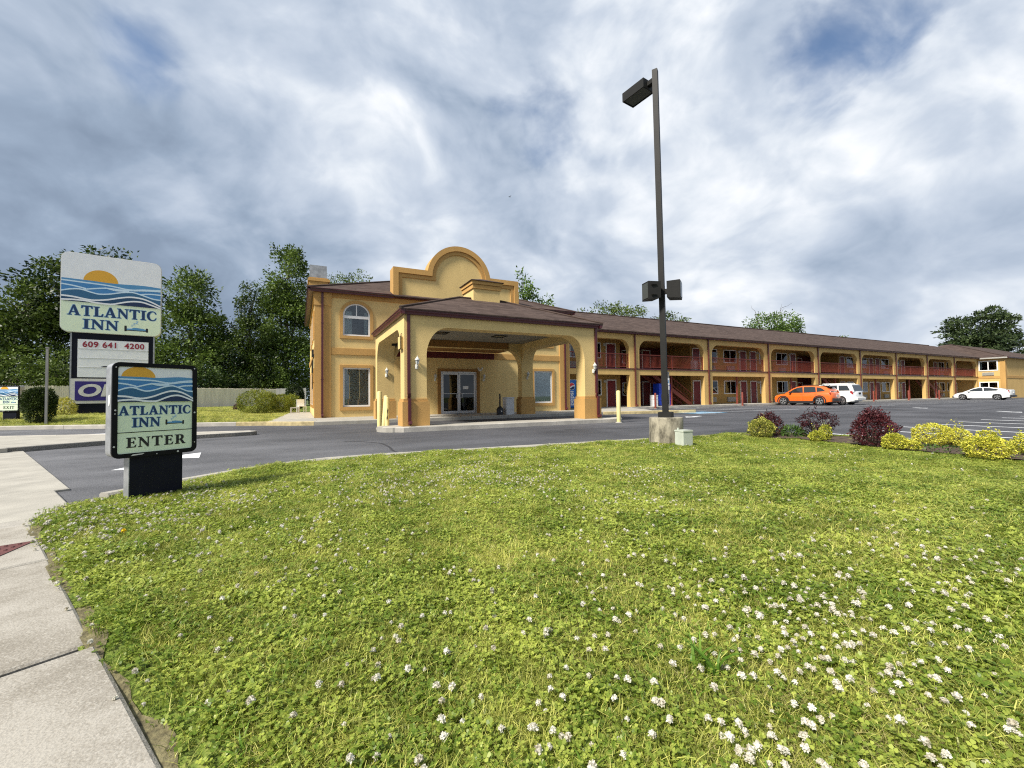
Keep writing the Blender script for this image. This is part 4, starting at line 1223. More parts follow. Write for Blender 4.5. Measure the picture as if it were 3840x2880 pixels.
# ------------------------------------------------------------------ end wing (crosses the far end, coming forward)
YE = 21.09
ew = thing('end_wing', 'tan crosswise end wing with white sliding windows beyond the white sedan', 'building', (92, YE, .0))
EB = Matrix.Translation((-92, -YE, 0))
def epart(mb, name, m, parent=None, **k):
    o = mb.build(name, m, None, **k); o.data.transform(EB); o.parent = parent or ew
    return o
XA = XE + .004
e = MB(); e.box(XA, XA + 30, YE, YE + .3, 0, 5.45); e.box(XA, XA + .3, YE + .3, 36.5, 0, 5.45); e.box(XA + 29.7, XA + 30, YE + .3, 36.5, 0, 5.45)
epart(e, 'wall', 'wing_stucco')
t = MB(); t.box(XA - .07, XA + .45, YE - .07, YE + .01, 0, 4.95); t.box(XA - .07, XA + .01, YE + .01, YE + .42, 0, 4.95); t.box(XA - .11, XA + .49, YE - .11, YE + .01, 4.95, 5.10)
epart(t, 'corner_pilaster', 'trim')
epart(MB().box(XA + .45, XA + 29, YE - .04, YE + .01, 2.68, 3.0), 'belt_course', 'trim')
epart(MB().box(XA - .04, XA + .01, YE + .42, YW - .01, 2.68, 3.0), 'belt_course', 'trim')
for z0, z1 in ((3.72, 5.12), (.95, 2.24)):
    y0, y1 = YE + .60, YE + 2.44
    fr = MB().prism(rect(y0, y1, z0, z1), XA - .06, XA + .01, SD, [rect(y0 + .12, y1 - .12, z0 + .12, z1 - .12)])
    cy = (y0 + y1) / 2; fr.box(XA - .055, XA + .005, cy - .05, cy + .05, z0 + .115, z1 - .115)
    f = epart(fr, 'window', 'white')
    epart(MB().box(XA - .008, XA - .004, y0 + .11, y1 - .11, z0 + .11, z1 - .11), 'room_interior', 'dark', f)
    epart(MB().box(XA - .03, XA - .026, y0 + .115, y1 - .115, z0 + .115, z1 - .115), 'pane', 'glass', f)
    epart(MB().box(XA - .02, XA - .014, y1 - .35, y1 - .12, z0 + .12, z1 - .12), 'curtain', 'curtain', f)
a = epart(MB().box(XA - .10, XA + .01, YE + 1.0, YE + 2.1, 3.1, 3.52), 'air_conditioner', 'ac')
gl = MB()
for k in range(7):
    gl.box(XA - .112, XA - .10, YE + 1.05, YE + 2.05, 3.15 + k * .05, 3.175 + k * .05)
epart(gl, 'grille', 'ac', a)
q0, q1, p0, p1, zz = XA - .42, XA + 30.4, YE - .42, 37.4, 5.50
m0 = (q1 - q0) / 2
cxm = 8.0
r = MB(); r.add([(q0, p0, zz), (q1, p0, zz), (q1, p1, zz), (q0, p1, zz), (q0 + cxm, p0 + cxm, zz + cxm * .36), (q1 - cxm, p0 + cxm, zz + cxm * .36), (q1 - cxm, p1 - cxm, zz + cxm * .36), (q0 + cxm, p1 - cxm, zz + cxm * .36)],
                [(0, 1, 5, 4), (1, 2, 6, 5), (2, 3, 7, 6), (3, 0, 4, 7), (4, 5, 6, 7), (0, 3, 2, 1)])
rf = epart(r, 'roof', 'shingle')
epart(MB().tube([(q0, p0, zz + .02), (q0 + cxm, p0 + cxm, zz + cxm * .36 + .02)], .07, 6), 'hip_cap', 'shingle', rf)
gt = MB(); gutter_run(gt, (q0 + .05, p0 + .05), (q1, p0 + .05), (0, -1), 5.36, .15, .13)
epart(gt, 'gutter', 'maroon')
gt = MB(); gutter_run(gt, (q0 + .05, YW - .3), (q0 + .05, p0 + .05), (-1, 0), 5.36, .15, .13)
epart(gt, 'side_gutter', 'cabin_white')

# ------------------------------------------------------------------ things on the walks
vm = thing('vending_machine', 'tall blue soft-drink vending machine with red white and blue globe at the lobby corner', 'vending machine', (16.52, 24.22, .15))
MB().box(-.48, .48, -.38, .40, .06, 1.92).build('body', 'blue_vend', vm)
MB().box(-.48, .48, -.34, .38, 0, .06).build('foot', 'black', vm)
MB().box(.30, .46, -.392, -.381, .3, 1.85).build('coin_panel', 'plastic_black', vm)
fp = MB().box(-.47, .29, -.395, -.382, .12, 1.88).build('front_panel', 'blue_vend', vm)
def disc_seg(top, c, r, y, wave):
    pts = []
    return pts
def globe(parent, cx, cz, r, y):
    MB().prism(arc(cx, cz, r, r, 0, 360, 32)[:-1], y, y + .004, FR).build('globe', 'white', parent)
    rr = r * .92
    up = arc(cx, cz, rr, rr, 20, 200, 20) + [(cx - rr * .3, cz - .02 * r), (cx + rr * .35, cz + .28 * r)]
    lo = arc(cx, cz, rr, rr, 222, 358, 20) + [(cx + rr * .35, cz - .02 * r), (cx - rr * .25, cz - .38 * r)]
    MB().prism(up, y - .003, y - .0005, FR).build('globe_red', 'red_print', parent)
    MB().prism(lo, y - .003, y - .0005, FR).build('globe_blue', 'sea5', parent)
globe(fp, -.05, 1.50, .25, -.402)

def text_part(s, name, m, parent, size, mat4, bold=0.0, shear=0.0, ext=.002, space=1.0):
    cu = bpy.data.curves.new(name, 'FONT')
    cu.body = s; cu.size = size; cu.offset = bold; cu.shear = shear; cu.extrude = ext; cu.space_character = space
    cu.align_x = 'CENTER'; cu.align_y = 'CENTER'; cu.resolution_u = 4
    tmp = bpy.data.objects.new(name, cu); COL.objects.link(tmp)
    dg = bpy.context.evaluated_depsgraph_get()
    me = bpy.data.meshes.new_from_object(tmp.evaluated_get(dg))
    bpy.data.objects.remove(tmp)
    me.transform(mat4)
    me.materials.clear(); me.materials.append(M[m])
    o = bpy.data.objects.new(name, me); COL.objects.link(o); o.parent = parent
    return o
XZ = Matrix(((1, 0, 0, 0), (0, 0, -1, 0), (0, 1, 0, 0), (0, 0, 0, 1)))      # text lying in XY stood up facing -Y
text_part('pepsi', 'lettering', 'white', fp, .46, Matrix.Translation((-.07, -.400, .70)) @ XZ @ Matrix.Rotation(PI / 2, 4, 'Z') @ Matrix.Scale(1.05, 4, (1, 0, 0)), .008)

def bin_white(loc, label, group, rz=0):
    t = thing('litter_bin', label, 'litter bin', loc, rz, group)
    MB().prism(rrect(-.22, .22, -.22, .22, .04, 3), .0, .78, TOP).build('body', 'bin_white', t)
    for z in (.26, .52):
        MB().prism(rrect(-.228, .228, -.228, .228, .04, 3), z - .012, z + .012, TOP).build('band', 'dirty_white', t)
    MB().prism(rrect(-.235, .235, -.235, .235, .05, 3), .78, .84, TOP).build('lid', 'bin_white', t)
    return t
bin_white((9.1, 18.55, .15), 'pale grey square litter bin beside the rear canopy column under the canopy', 'pale square litter bins')
bin_white((24.1, 24.0, .15), 'pale grey square litter bin on the ground floor beside the blue panels', 'pale square litter bins')
bin_white((29.3, 24.6, 2.955), 'white litter bin behind the balcony railing on the upper floor', 'pale square litter bins')
ab = thing('ash_urn', 'black smokers urn with a tall thin neck beside the bin under the canopy', 'ashtray', (8.62, 18.5, .15))
MB().lathe([(.17, 0), (.17, .26), (.12, .33), (.04, .42), (.035, 1.0), (.0, 1.02)], (0, 0, 0), (0, 0, 1), 14).build('urn', 'plastic_black', ab, smooth=True)
MB().box(-.03, .03, -.175, -.165, .14, .20).build('label_plate', 'dirty_white', ab)
bb = thing('ice_machine', 'blue panelled ice machine under the red stairs', 'ice machine', (25.35, 24.35, .15))
MB().box(-.62, .62, -.25, .35, .04, 1.72).build('cabinet', 'blue_bin', bb)
for z in (.42, .72, 1.06, 1.40):
    MB().box(-.60, .60, -.268, -.251, z, z + .28).build('panel', 'blue_bin', bb)
MB().box(-.62, .62, -.22, .3, 0, .04).build('foot', 'black', bb)
ps = thing('parking_sign', 'white and blue accessible parking sign on a grey post by the blue ice machine', 'sign', (24.45, 22.95, .15))
MB().box(-.03, .03, -.02, .02, 0, 2.25).build('post', 'wood_grey', ps)
pl = MB().prism(rrect(-.15, .15, 1.55, 2.1, .03, 3), -.032, -.021, FR).build('plate', 'white', ps)
MB().box(-.10, .10, -.036, -.033, 1.72, 1.93).build('symbol_panel', 'sea1', pl)
hcp = MB(); hcp.ring((0, -.038, 1.90), (0, -.0365, 1.90), .016, .016, 8); hcp.box(-.012, .012, -.0385, -.0365, 1.80, 1.88); hcp.box(-.012, .05, -.0385, -.0365, 1.795, 1.815); hcp.box(.035, .05, -.0385, -.0365, 1.755, 1.795)
hcp.build('symbol', 'white', pl)
MB().prism(rrect(-.15, .15, 1.22, 1.50, .03, 3), -.032, -.021, FR).build('lower_plate', 'dirty_white', ps)
gp = thing('timber_post', 'thick grey timber post standing beside the blue ice machine', 'post', (24.72, 23.2, .15))
MB().box(-.08, .08, -.08, .08, 0, 2.5).box(-.10, .10, -.10, .10, 2.5, 2.56).build('shaft', 'wood_grey', gp)

def bollard(name, loc, h, r, m, label, group, tilt=(0, 0)):
    t = thing(name, label, 'bollard', loc, 0, group)
    t.rotation_euler = (tilt[0], tilt[1], 0)
    MB().lathe([(r, 0), (r, h - r * .5), (r * .85, h - r * .2), (r * .5, h - .01), (.002, h)], (0, 0, 0), (0, 0, 1), 16).build('pipe', m, t, smooth=True)
    MB().lathe([(r * 1.7, -.02), (r * 1.5, .012), (r, .02)], (0, 0, 0), (0, 0, 1), 14).build('collar', 'concrete', t, smooth=True)
    return t
GB = 'cream yellow steel bollards by the canopy'
bollard('bollard', (2.36, 14.45, .01), 1.24, .075, 'bollard', 'tallest upright cream bollard, left of the leaning pair', GB)
bollard('bollard', (2.43, 14.1, .01), 1.10, .072, 'bollard', 'cream bollard leaning to the right, in the middle of three', GB, (0, .075))
b3 = bollard('bollard', (2.50, 13.9, .01), 1.05, .072, 'bollard', 'shortest cream bollard with a dark scrape down its front', GB)
MB().prism([(-.02, .30), (.015, .36), (.005, .50), (.03, .62), (.012, .70), (-.012, .60), (-.005, .46), (-.03, .38)], -.0735, -.070, FR).build('scrape', 'rust', b3)
bollard('bollard', (10.62, 12.35, .01), 1.19, .075, 'bollard', 'cream bollard alone in front of the right end of the canopy island', GB)
for i, (x, d) in enumerate(((22.95, 'by the pale bin'), (32.6, 'by the first bay of windows'), (53.7, 'just right of the white SUV'), (61.4, 'two bays beyond the white SUV'), (69.2, 'left of the far red stairs'))):
    bollard('steel_post', (x, 22.72, .0), 1.15, .07, 'rust_red', 'rust red steel post at the wing kerb ' + d, 'rust red posts along the wing kerb')
# white chair and concrete block by the lobby side wall
gc = thing('garden_chair', 'small white garden chair against the left side wall of the lobby', 'chair', (.12, 29.6, .15), .3)
MB().box(-.22, .22, -.22, .22, .40, .44).build('seat', 'white', gc)
MB().box(-.22, .22, .18, .22, .44, .85).build('backrest', 'white', gc)
for a, b in ((-.2, -.2), (.2, -.2), (-.2, .2), (.2, .2)):
    MB().box(a - .02, a + .02, b - .02, b + .02, 0, .40).build('leg', 'white', gc)
cbk = MB(); cbk.prism(rect(-.25, .25, 0, .36), -.15, .15, FR, [rect(-.17, .17, .05, .31)])
tag(cbk.build('concrete_block', 'kerb', loc=(-.25, 29.2, .15)), 'hollow pale concrete block on the walk beside the white chair', 'block')

# ------------------------------------------------------------------ signs
GL = {}
GL['I'] = (.50, [(0, 0), (.5, 0), (.5, .06), (.37, .10), (.37, .90), (.5, .94), (.5, 1), (0, 1), (0, .94), (.13, .90), (.13, .10), (0, .06)], [])
GL['T'] = (.90, [(.22, 0), (.68, 0), (.68, .06), (.57, .10), (.57, .9), (.75, .9), (.82, .74), (.9, .74), (.88, 1.02), (.02, 1.02), (0, .74), (.08, .74), (.15, .9), (.33, .9), (.33, .1), (.22, .06)], [])
GL['L'] = (.80, [(0, 0), (.74, 0), (.8, .30), (.72, .30), (.62, .10), (.37, .10), (.37, .9), (.49, .94), (.49, 1), (0, 1), (0, .94), (.13, .9), (.13, .1), (0, .06)], [])
GL['A'] = (1.0, [(0, 0), (.34, 0), (.34, .06), (.25, .09), (.31, .27), (.60, .27), (.67, .09), (.57, .06), (.57, 0), (1.0, 0), (1.0, .06), (.92, .09), (.58, 1.02), (.43, 1.02), (.12, .09), (0, .06)], [[(.345, .36), (.57, .36), (.46, .73)]])
GL['N'] = (.97, [(0, 0), (.34, 0), (.34, .06), (.22, .1), (.22, .70), (.76, -.02), (.86, -.02), (.86, .9), (.97, .94), (.97, 1), (.64, 1), (.64, .94), (.76, .9), (.76, .34), (.28, 1), (0, 1), (0, .94), (.12, .9), (.12, .1), (0, .06)], [])
GL['C'] = (.86, arc(.47, .5, .47, .52, 42, 318, 26) + [(.86, .34), (.80, .30)] + list(reversed(arc(.53, .5, .29, .43, 62, 304, 22))) + [(.78, .70), (.85, .70)], [])
GL['E'] = (.80, [(0, 0), (.74, 0), (.8, .28), (.72, .28), (.63, .09), (.37, .09), (.37, .46), (.52, .46), (.57, .36), (.64, .36), (.64, .66), (.57, .66), (.52, .55), (.37, .55), (.37, .91), (.6, .91), (.67, .76), (.75, .76), (.72, 1), (0, 1), (0, .94), (.13, .9), (.13, .1), (0, .06)], [])
GL['R'] = (.98, [(0, 0), (.48, 0), (.48, .06), (.37, .1), (.37, .44), (.44, .44), (.68, 0), (.98, 0), (.98, .06), (.88, .1), (.66, .47), (.77, .56), (.81, .70), (.79, .84), (.70, .95), (.55, 1), (0, 1), (0, .94), (.13, .9), (.13, .1), (0, .06)], [[(.37, .53), (.45, .53), (.54, .60), (.57, .72), (.54, .84), (.46, .91), (.37, .91)]])
GL['X'] = (1.0, [(0, 0), (.36, 0), (.36, .06), (.27, .09), (.46, .38), (.64, .09), (.54, .06), (.54, 0), (1.0, 0), (1.0, .06), (.90, .09), (.60, .54), (.80, .91), (.92, .94), (.92, 1), (.6, 1), (.6, .94), (.68, .91), (.52, .66), (.36, .91), (.46, .94), (.46, 1), (.02, 1), (.02, .94), (.12, .91), (.40, .47), (.11, .09), (0, .06)], [])
GL['Z'] = (.78, [(0, 0), (.75, 0), (.75, .2), (.30, .2), (.75, .82), (.75, 1), (.05, 1), (.05, .8), (.45, .8), (0, .18)], [])

def word(s, x0, x1, zb, cap, y, name, m, parent, gap=.10, halo=None):
    tot = sum(GL[c][0] for c in s) + gap * (len(s) - 1)
    sx = (x1 - x0) / tot
    def lay(yy, dx, dz, mb):
        x = x0
        for c in s:
            wd, out, hs = GL[c]
            mp = lambda p: (x + p[0] * sx + dx, zb + p[1] * cap + dz)
            mb.prism([mp(p) for p in out], yy - .0006, yy, FR, [[mp(p) for p in h] for h in hs])
            x += (wd + gap) * sx
    if halo:
        hm = MB(); e = cap * .035
        for i, (dx, dz) in enumerate(((-e, -e * .4), (e, -e), (e * .4, e), (-e, e * .6))):
            lay(y - .0001 * i, dx, dz, hm)
        hm.build('letter_halo', halo, parent)
    mb = MB(); lay(y - .0016, 0, 0, mb)
    return mb.build(name, m, parent)

WV = {  # wave edges: u across the panel, v from the sea line (0) to the cream field (1)
    'sea':   [(0, 0), (.27, .01), (.50, .03), (.80, -.02), (1, .01)],
    'l1':    [(0, .10), (.2, .12), (.45, .15), (.66, .24), (.82, .17), (1, .12)],
    'l2':    [(0, .27), (.11, .31), (.23, .39)],
    'l2b':   [(.17, .47), (.30, .36), (.43, .28), (.57, .29), (.70, .26), (.85, .20), (1, .17)],
    'l2c':   [(.42, .27), (.53, .34), (.66, .31)],
    'l2d':   [(.77, .42), (.87, .35), (1, .34)],
    'b3':    [(0, .57), (.09, .47), (.18, .44), (.29, .54), (.36, .58), (.46, .53), (.58, .41), (.66, .36), (.72, .36), (.82, .46), (.91, .56), (1, .59)],
    'b4':    [(0, .78), (.11, .80), (.22, .86), (.31, .88), (.44, .80), (.57, .66), (.68, .58), (.79, .60), (.89, .71), (1, .90)],
    'b5':    [(0, .96), (.11, .93), (.22, .93), (.33, .985), (.44, 1.0), (.50, .98), (.62, .84), (.71, .77), (.80, .77), (.90, .87), (1, 1.0)],
}
def smooth_curve(pts, n=10):
    out = []
    for i in range(len(pts) - 1):
        p0 = pts[max(0, i - 1)]; p1 = pts[i]; p2 = pts[i + 1]; p3 = pts[min(len(pts) - 1, i + 2)]
        for k in range(n):
            t = k / n
            f = lambda a, b, c, d: .5 * (2 * b + (c - a) * t + (2 * a - 5 * b + 4 * c - d) * t * t + (3 * b - 3 * c + d - a) * t ** 3)
            out.append((f(p0[0], p1[0], p2[0], p3[0]), f(p0[1], p1[1], p2[1], p3[1])))
    out.append(pts[-1])
    return out

def sea_face(parent, x0, x1, z0, z1, y, vs, vc, sun, full=True):
    """wave picture of the inn's sign on a panel x0..x1, z0..z1; vs/vc = sea line and cream line (0 at the top)"""
    W, H = x1 - x0, z1 - z0
    X = lambda u: x0 + u * W
    Z = lambda v: z1 - v * H
    V = lambda v: Z(vs + (vc - vs) * v)
    lv = [0]
    def layer(poly, name, m):
        lv[0] += 1
        yy = y - .0011 * lv[0]
        return MB().prism(poly, yy - .0004, yy, FR).build(name, m, parent)
    su, sr, st = sun
    sz = Z(vs + .012)
    layer(arc(X(su), sz, sr * W, (Z(st) - sz), 0, 180, 28), 'sun_disc', 'sign_sun')
    for key, m in (('sea', 'sea1'), ('l1', 'sea2'), ('b3', 'sea3'), ('b4', 'sea4'), ('b5', 'sea5')):
        cv = smooth_curve(WV[key])
        layer([(X(u), min(V(v), Z(vs) + H * .01)) for u, v in cv] + [(x1, V(1.0) - .0003 * lv[0]), (x0, V(1.0) - .0003 * lv[0])], 'wave_band', m)
        if key != 'sea':
            strokes = [key] + (['l2', 'l2b', 'l2c', 'l2d'] if key == 'l1' else [])
            for k2 in strokes:
                c2 = smooth_curve(WV[k2])
                th = (.016 if key in ('l1', 'b3') else .019) * (vc - vs) / .275 * H * .5
                layer([(X(u), V(v) + th) for u, v in c2] + [(X(u), V(v) - th) for u, v in reversed(c2)], 'wave_line', 'foam' if key in ('l1', 'b3') else 'foam_white')
    yb = y - .0011 * (lv[0] + 1)
    return yb

def bed_icon(parent, x0, x1, z0, y, H):
    w = x1 - x0
    mb = MB()
    mb.prism(rrect(x0, x0 + w * .10, z0, z0 + H, w * .03, 3), y - .0005, y, FR)
    mb.prism(rrect(x1 - w * .10, x1, z0 - H * .02, z0 + H * .72, w * .03, 3), y - .0005, y, FR)
    mb.prism(rect(x0 + w * .10, x1 - w * .10, z0 + H * .12, z0 + H * .26), y - .0005, y, FR)
    mb.build('bed_frame', 'ink', parent)
    b = MB(); b.prism([(x0 + w * .10, z0 + H * .27), (x1 - w * .10, z0 + H * .27), (x1 - w * .10, z0 + H * .48), (x1 - w * .24, z0 + H * .62), (x0 + w * .52, z0 + H * .72), (x0 + w * .34, z0 + H * .70), (x0 + w * .30, z0 + H * .52), (x0 + w * .10, z0 + H * .50)], y - .0005, y, FR)
    b.build('bed_quilt', 'sea1', parent)
    MB().prism(arc(x0 + w * .23, z0 + H * .58, w * .11, H * .10, 0, 360, 14)[:-1], y - .0012, y - .0007, FR).build('bed_pillow', 'foam', parent)
    for i, (dx, dz, s) in enumerate(((.28, .92, .16), (.36, 1.14, .21), (.46, 1.38, .26))):
        wd, out, hs = GL['Z']
        q = s * w * .62
        MB().prism([(x0 + w * dx + p[0] * q, z0 + H * dz + p[1] * q) for p in out], y - .0005, y, FR).build('sleep_letter', 'halo', parent)

def small_sign(name, label, wd, loc, rz, sc, front=True):
    t = thing(name, label, 'sign', loc, rz)
    t.scale = (sc, sc, sc)
    w2, z0, z1, dp = .345, .425, 1.345, .178
    cab = MB().prism(rrect(-w2, w2, z0, z1, .055, 6), .012, dp, FR).build('cabinet', 'galv', t)
    fr = MB().prism(rrect(-w2 - .006, w2 + .006, z0 - .006, z1 + .006, .06, 6), -.006, .020, FR, [rrect(-w2 + .036, w2 - .036, z0 + .036, z1 - .036, .02, 4)]).build('frame', 'black', t)
    bv = MB()
    for x, z in ((-w2 + .016, .85), (-w2 + .018, .885), (w2 - .015, .52), (w2 - .016, .84), (-w2 + .012, z0 + .11), (0.0, z0 + .008), (w2 - .02, z1 - .03), (-w2 + .02, z1 - .045), (.18, z0 + .012)):
        bv.ring((x, -.0062, z), (x, -.0085, z), random.uniform(.004, .010), .003, 7)
    bv.prism([(-.21, z0 + .010), (-.12, z0 + .016), (-.10, z0 + .026), (-.19, z0 + .024)], -.0078, -.0062, FR)
    bv.build('chipped_spot', 'dirty_white', fr)
    MB().prism(arc(.085, .98, .02, .055, 0, 360, 14)[:-1], -w2 - .004, -w2 + .002, SD).build('side_lock', 'white', t)
    px0, px1, pz0, pz1 = -w2 + .030, w2 - .030, z0 + .030, z1 - .030
    H = pz1 - pz0
    Z = lambda v: pz1 - v * H
    sky = MB().prism(rect(px0, px1, Z(.41), pz1), .006, .014, FR).build('sky_panel', 'sign_white', t)
    lowp = MB().prism(rect(px0, px1, pz0, Z(.405)), .004, .014, FR).build('name_panel', 'cream_wall', t)
    sea_face(sky, px0 + .003, px1 - .003, pz0, pz1, .0055, .118, .4045, (.26, .215, .004))
    W = px1 - px0
    X = lambda u: px0 + u * W
    word('ATLANTIC', X(.02), X(.965), Z(.560), .102 * H, .0036, 'lettering', 'navy', lowp, .06, 'halo')
    word('INN', X(.185), X(.545), Z(.700), .108 * H, .0036, 'lettering', 'navy', lowp, .07, 'halo')
    bed_icon(lowp, X(.615), X(.875), Z(.688), .0036, .062 * H)
    MB().box(px0, px1, .0015, .0039, Z(.760), Z(.752)).build('divider', 'black', lowp)
    word(wd, X(.115 if wd == 'ENTER' else .22), X(.90 if wd == 'ENTER' else .80), Z(.930), .115 * H, .0036, 'lettering', 'ink', lowp, .12)
    MB().box(-.205, .235, .030, .150, -.06, z0 + .006).build('pedestal', 'navy_black', t)
    MB().box(-.212, -.206, .028, .152, -.06, z0 + .004).build('side_plate', 'galv', t)
    return t
small_sign('entrance_sign', 'black framed sea picture sign reading ATLANTIC INN ENTER on the front lawn', 'ENTER', (-1.30, 5.51, .052), .566, 1.0)
small_sign('exit_sign', 'small distant sea picture sign reading ATLANTIC INN EXIT beside the clipped dark bush', 'EXIT', (-10.60, 24.67, .17), -.40, 1.146)

# pylon
py = thing('pylon_sign', 'tall roadside sign with big ATLANTIC INN cabinet over a letter board and banner', 'sign', (-8.69, 28.97, .30), .207)
MB().prism(rrect(-1.925, 1.925, 4.20, 8.23, .34, 8), .0, .50, FR).build('cabinet', 'dirty_white', py)
pf = MB().prism(rrect(-1.90, 1.90, 4.225, 8.205, .32, 8), -.012, .0, FR).build('face', 'sign_white', py)
fx0, fx1, fz0, fz1 = -1.90, 1.90, 4.225, 8.205
fH = fz1 - fz0
fZ = lambda v: fz1 - v * fH
fX = lambda u: fx0 + u * (fx1 - fx0)
sea_face(pf, fx0 + .006, fx1 - .006, fz0, fz1, -.0125, .330, .616, (.375, .172, .185))
lower = [(fx0, fZ(.614)), ] + arc(fx0 + .32, fz0 + .32, .32, .32, 180, 270, 8) + arc(fx1 - .32, fz0 + .32, .32, .32, 270, 360, 8) + [(fx1, fZ(.614))]
lp = MB().prism(lower, -.016, -.0122, FR).build('name_panel', 'cream_wall', pf)
word('ATLANTIC', fX(.06), fX(.955), fZ(.79), .128 * fH, -.0165, 'lettering', 'navy', lp, .06, 'halo')
word('INN', fX(.205), fX(.555), fZ(.955), .125 * fH, -.0165, 'lettering', 'navy', lp, .07, 'halo')
bed_icon(lp, fX(.615), fX(.865), fZ(.955), -.0165, .075 * fH)
MB().box(-1.50, 1.60, .06, .46, .10, 4.20).build('body', 'navy_black', py)
MB().box(-1.56, -1.501, .05, .47, -.1, 4.20).build('side_post', 'galv', py)
MB().box(1.601, 1.66, .05, .47, -.1, 4.20).build('side_post', 'galv', py)
MB().box(-1.75, 1.80, -.05, .6, -.2, .06).build('plinth', 'concrete', py)
rb = MB().box(-1.29, 1.41, .030, .062, 1.95, 3.87).build('letter_board', 'sign_white', py)
for z in (3.40, 2.93, 2.46):
    MB().box(-1.27, 1.39, .020, .031, z - .012, z + .012).build('letter_track', 'bin_white', rb)
text_part('609 641  4200', 'lettering', 'crimson', rb, .40, Matrix.Translation((.06, .022, 3.61)) @ XZ @ Matrix.Scale(.92, 4, (1, 0, 0)), .012, space=1.10)
MB().prism([(-.45, 2.50), (-.30, 2.54), (-.12, 2.53), (-.10, 2.49), (-.3, 2.46)], .022, .028, FR).build('stray_letter', 'ink', rb)
MB().box(-.05, .02, .022, .028, 2.49, 2.60).box(.04, .16, .022, .028, 2.56, 2.60).build('stray_letter', 'ink', rb)
bn = MB().prism(rrect(-1.52, 1.62, .62, 1.88, .05, 4), .030, .055, FR).build('banner', 'dirty_white', py)
MB().box(-1.36, 1.46, .018, .029, .76, 1.74).build('banner_field', 'open_blue', bn)
MB().prism([(-.10, 1.739), (1.459, 1.739), (1.459, .762), (.62, .762), (.15, 1.2)], .013, .0175, FR).build('banner_red', 'open_red', bn)
text_part('OPEN', 'lettering', 'dirty_white', bn, .84, Matrix.Translation((.05, .010, 1.25)) @ XZ @ Matrix.Scale(1.24, 4, (1, 0, 0)), .030, .18)

# ------------------------------------------------------------------ lamp post on the lawn
lpz = .05
lpst = thing('lamp_post', 'tall dark square parking lot lamp on a stained concrete footing', 'lamp post', (6.52, 6.185, lpz))
MB().lathe([(.325, -.1), (.330, .08), (.318, .30), (.322, .50), (.312, .522), (.0, .526)], (0, 0, 0), (0, 0, 1), 40).build('footing', 'footing', lpst, smooth=True)
pr = Matrix.Rotation(.46 + .10, 4, 'Z')
tl = Matrix.Rotation(-.0085, 4, (0.448, .894, 0))
def lpart2(mb, name, m, parent=None):
    o = mb.build(name, m, parent or lpst)
    return o
def rot_local(mb, mt):
    mb.v = [tuple(mt @ Vector(p)) for p in mb.v]
    return mb
sh = MB().box(-.125, .125, -.125, .125, .524, .626); lpart2(rot_local(sh, pr), 'base_shoe', 'bronze')
pole = MB().box(-.052, .052, -.052, .052, .60, 7.58); lpart2(rot_local(pole, tl @ pr), 'pole', 'bronze')
hb = MB().box(-.085, .055, .055, .075, .78, .98).box(-.02, .02, .05, .10, .84, .88); lpart2(rot_local(hb, tl @ pr @ Matrix.Rotation(-PI / 2, 4, 'Z')), 'hand_hole_cover', 'bronze')
top = tl @ Vector((0, 0, 7.38))
hd = MB().box(-.17, .17, .16, .72, -.08, .09); hd = rot_local(hd, Matrix.Translation(top) @ Matrix.Rotation(.12, 4, 'Z')); hdo = lpart2(hd, 'light_head', 'bronze')
fl = MB().box(-.14, .14, .19, .69, -.089, -.081); rot_local(fl, Matrix.Translation(top) @ Matrix.Rotation(.12, 4, 'Z')).build('lens', 'lens', hdo)
rm = MB().prism(rect(-.17, .17, .16, .72), -.10, -.08, TOP, [rect(-.15, .15, .18, .70)]); rot_local(rm, Matrix.Translation(top) @ Matrix.Rotation(.12, 4, 'Z')).build('rim', 'bronze', hdo)
arm = MB().box(-.05, .05, .03, .17, -.04, .05); lpart2(rot_local(arm, Matrix.Translation(top) @ Matrix.Rotation(.12, 4, 'Z')), 'arm', 'bronze')
for ang, px in ((1.30, -1), (-2.55, 1)):
    o = tl @ Vector((0, 0, 3.03))
    mt = Matrix.Translation(o) @ Matrix.Rotation(ang, 4, 'Z')
    fb = MB(); fb.add([(-.17, .12, -.15), (.17, .12, -.15), (.17, .12, .17), (-.17, .12, .17), (-.13, .36, -.18), (.13, .36, -.18), (.13, .36, .18), (-.13, .36, .18)],
                      [(0, 1, 2, 3), (4, 7, 6, 5), (0, 4, 5, 1), (1, 5, 6, 2), (2, 6, 7, 3), (3, 7, 4, 0)])
    fo = rot_local(fb, mt).build('floodlight', 'bronze', lpst)
    rot_local(MB().box(-.11, .11, .361, .369, -.15, .15), mt).build('lens', 'lens', fo)
    rot_local(MB().box(-.03, .03, .045, .13, -.05, .05), mt).build('bracket', 'bronze', fo)
    rot_local(MB().box(-.18, -.15, .20, .32, -.10, -.09).box(-.18, -.15, .20, .32, .10, .11), mt).build('hinge', 'bronze', fo)
ub = thing('utility_box', 'small pale green metal utility box in the grass against the lamp footing', 'box', (6.41, 5.66, .05), -.05)
ub.scale = (.80, .80, .90)
MB().box(-.14, .14, -.13, .13, -.04, .33).box(-.15, .15, -.14, .14, .315, .345).build('case', 'ubox', ub)
MB().box(-.04, .01, -.136, -.129, .0, .05).build('rust_hole', 'black', ub)
MB().box(-.11, -.09, .05, .09, .345, .39).box(.148, .165, -.05, .0, .22, .30).build('latch', 'ubox', ub)

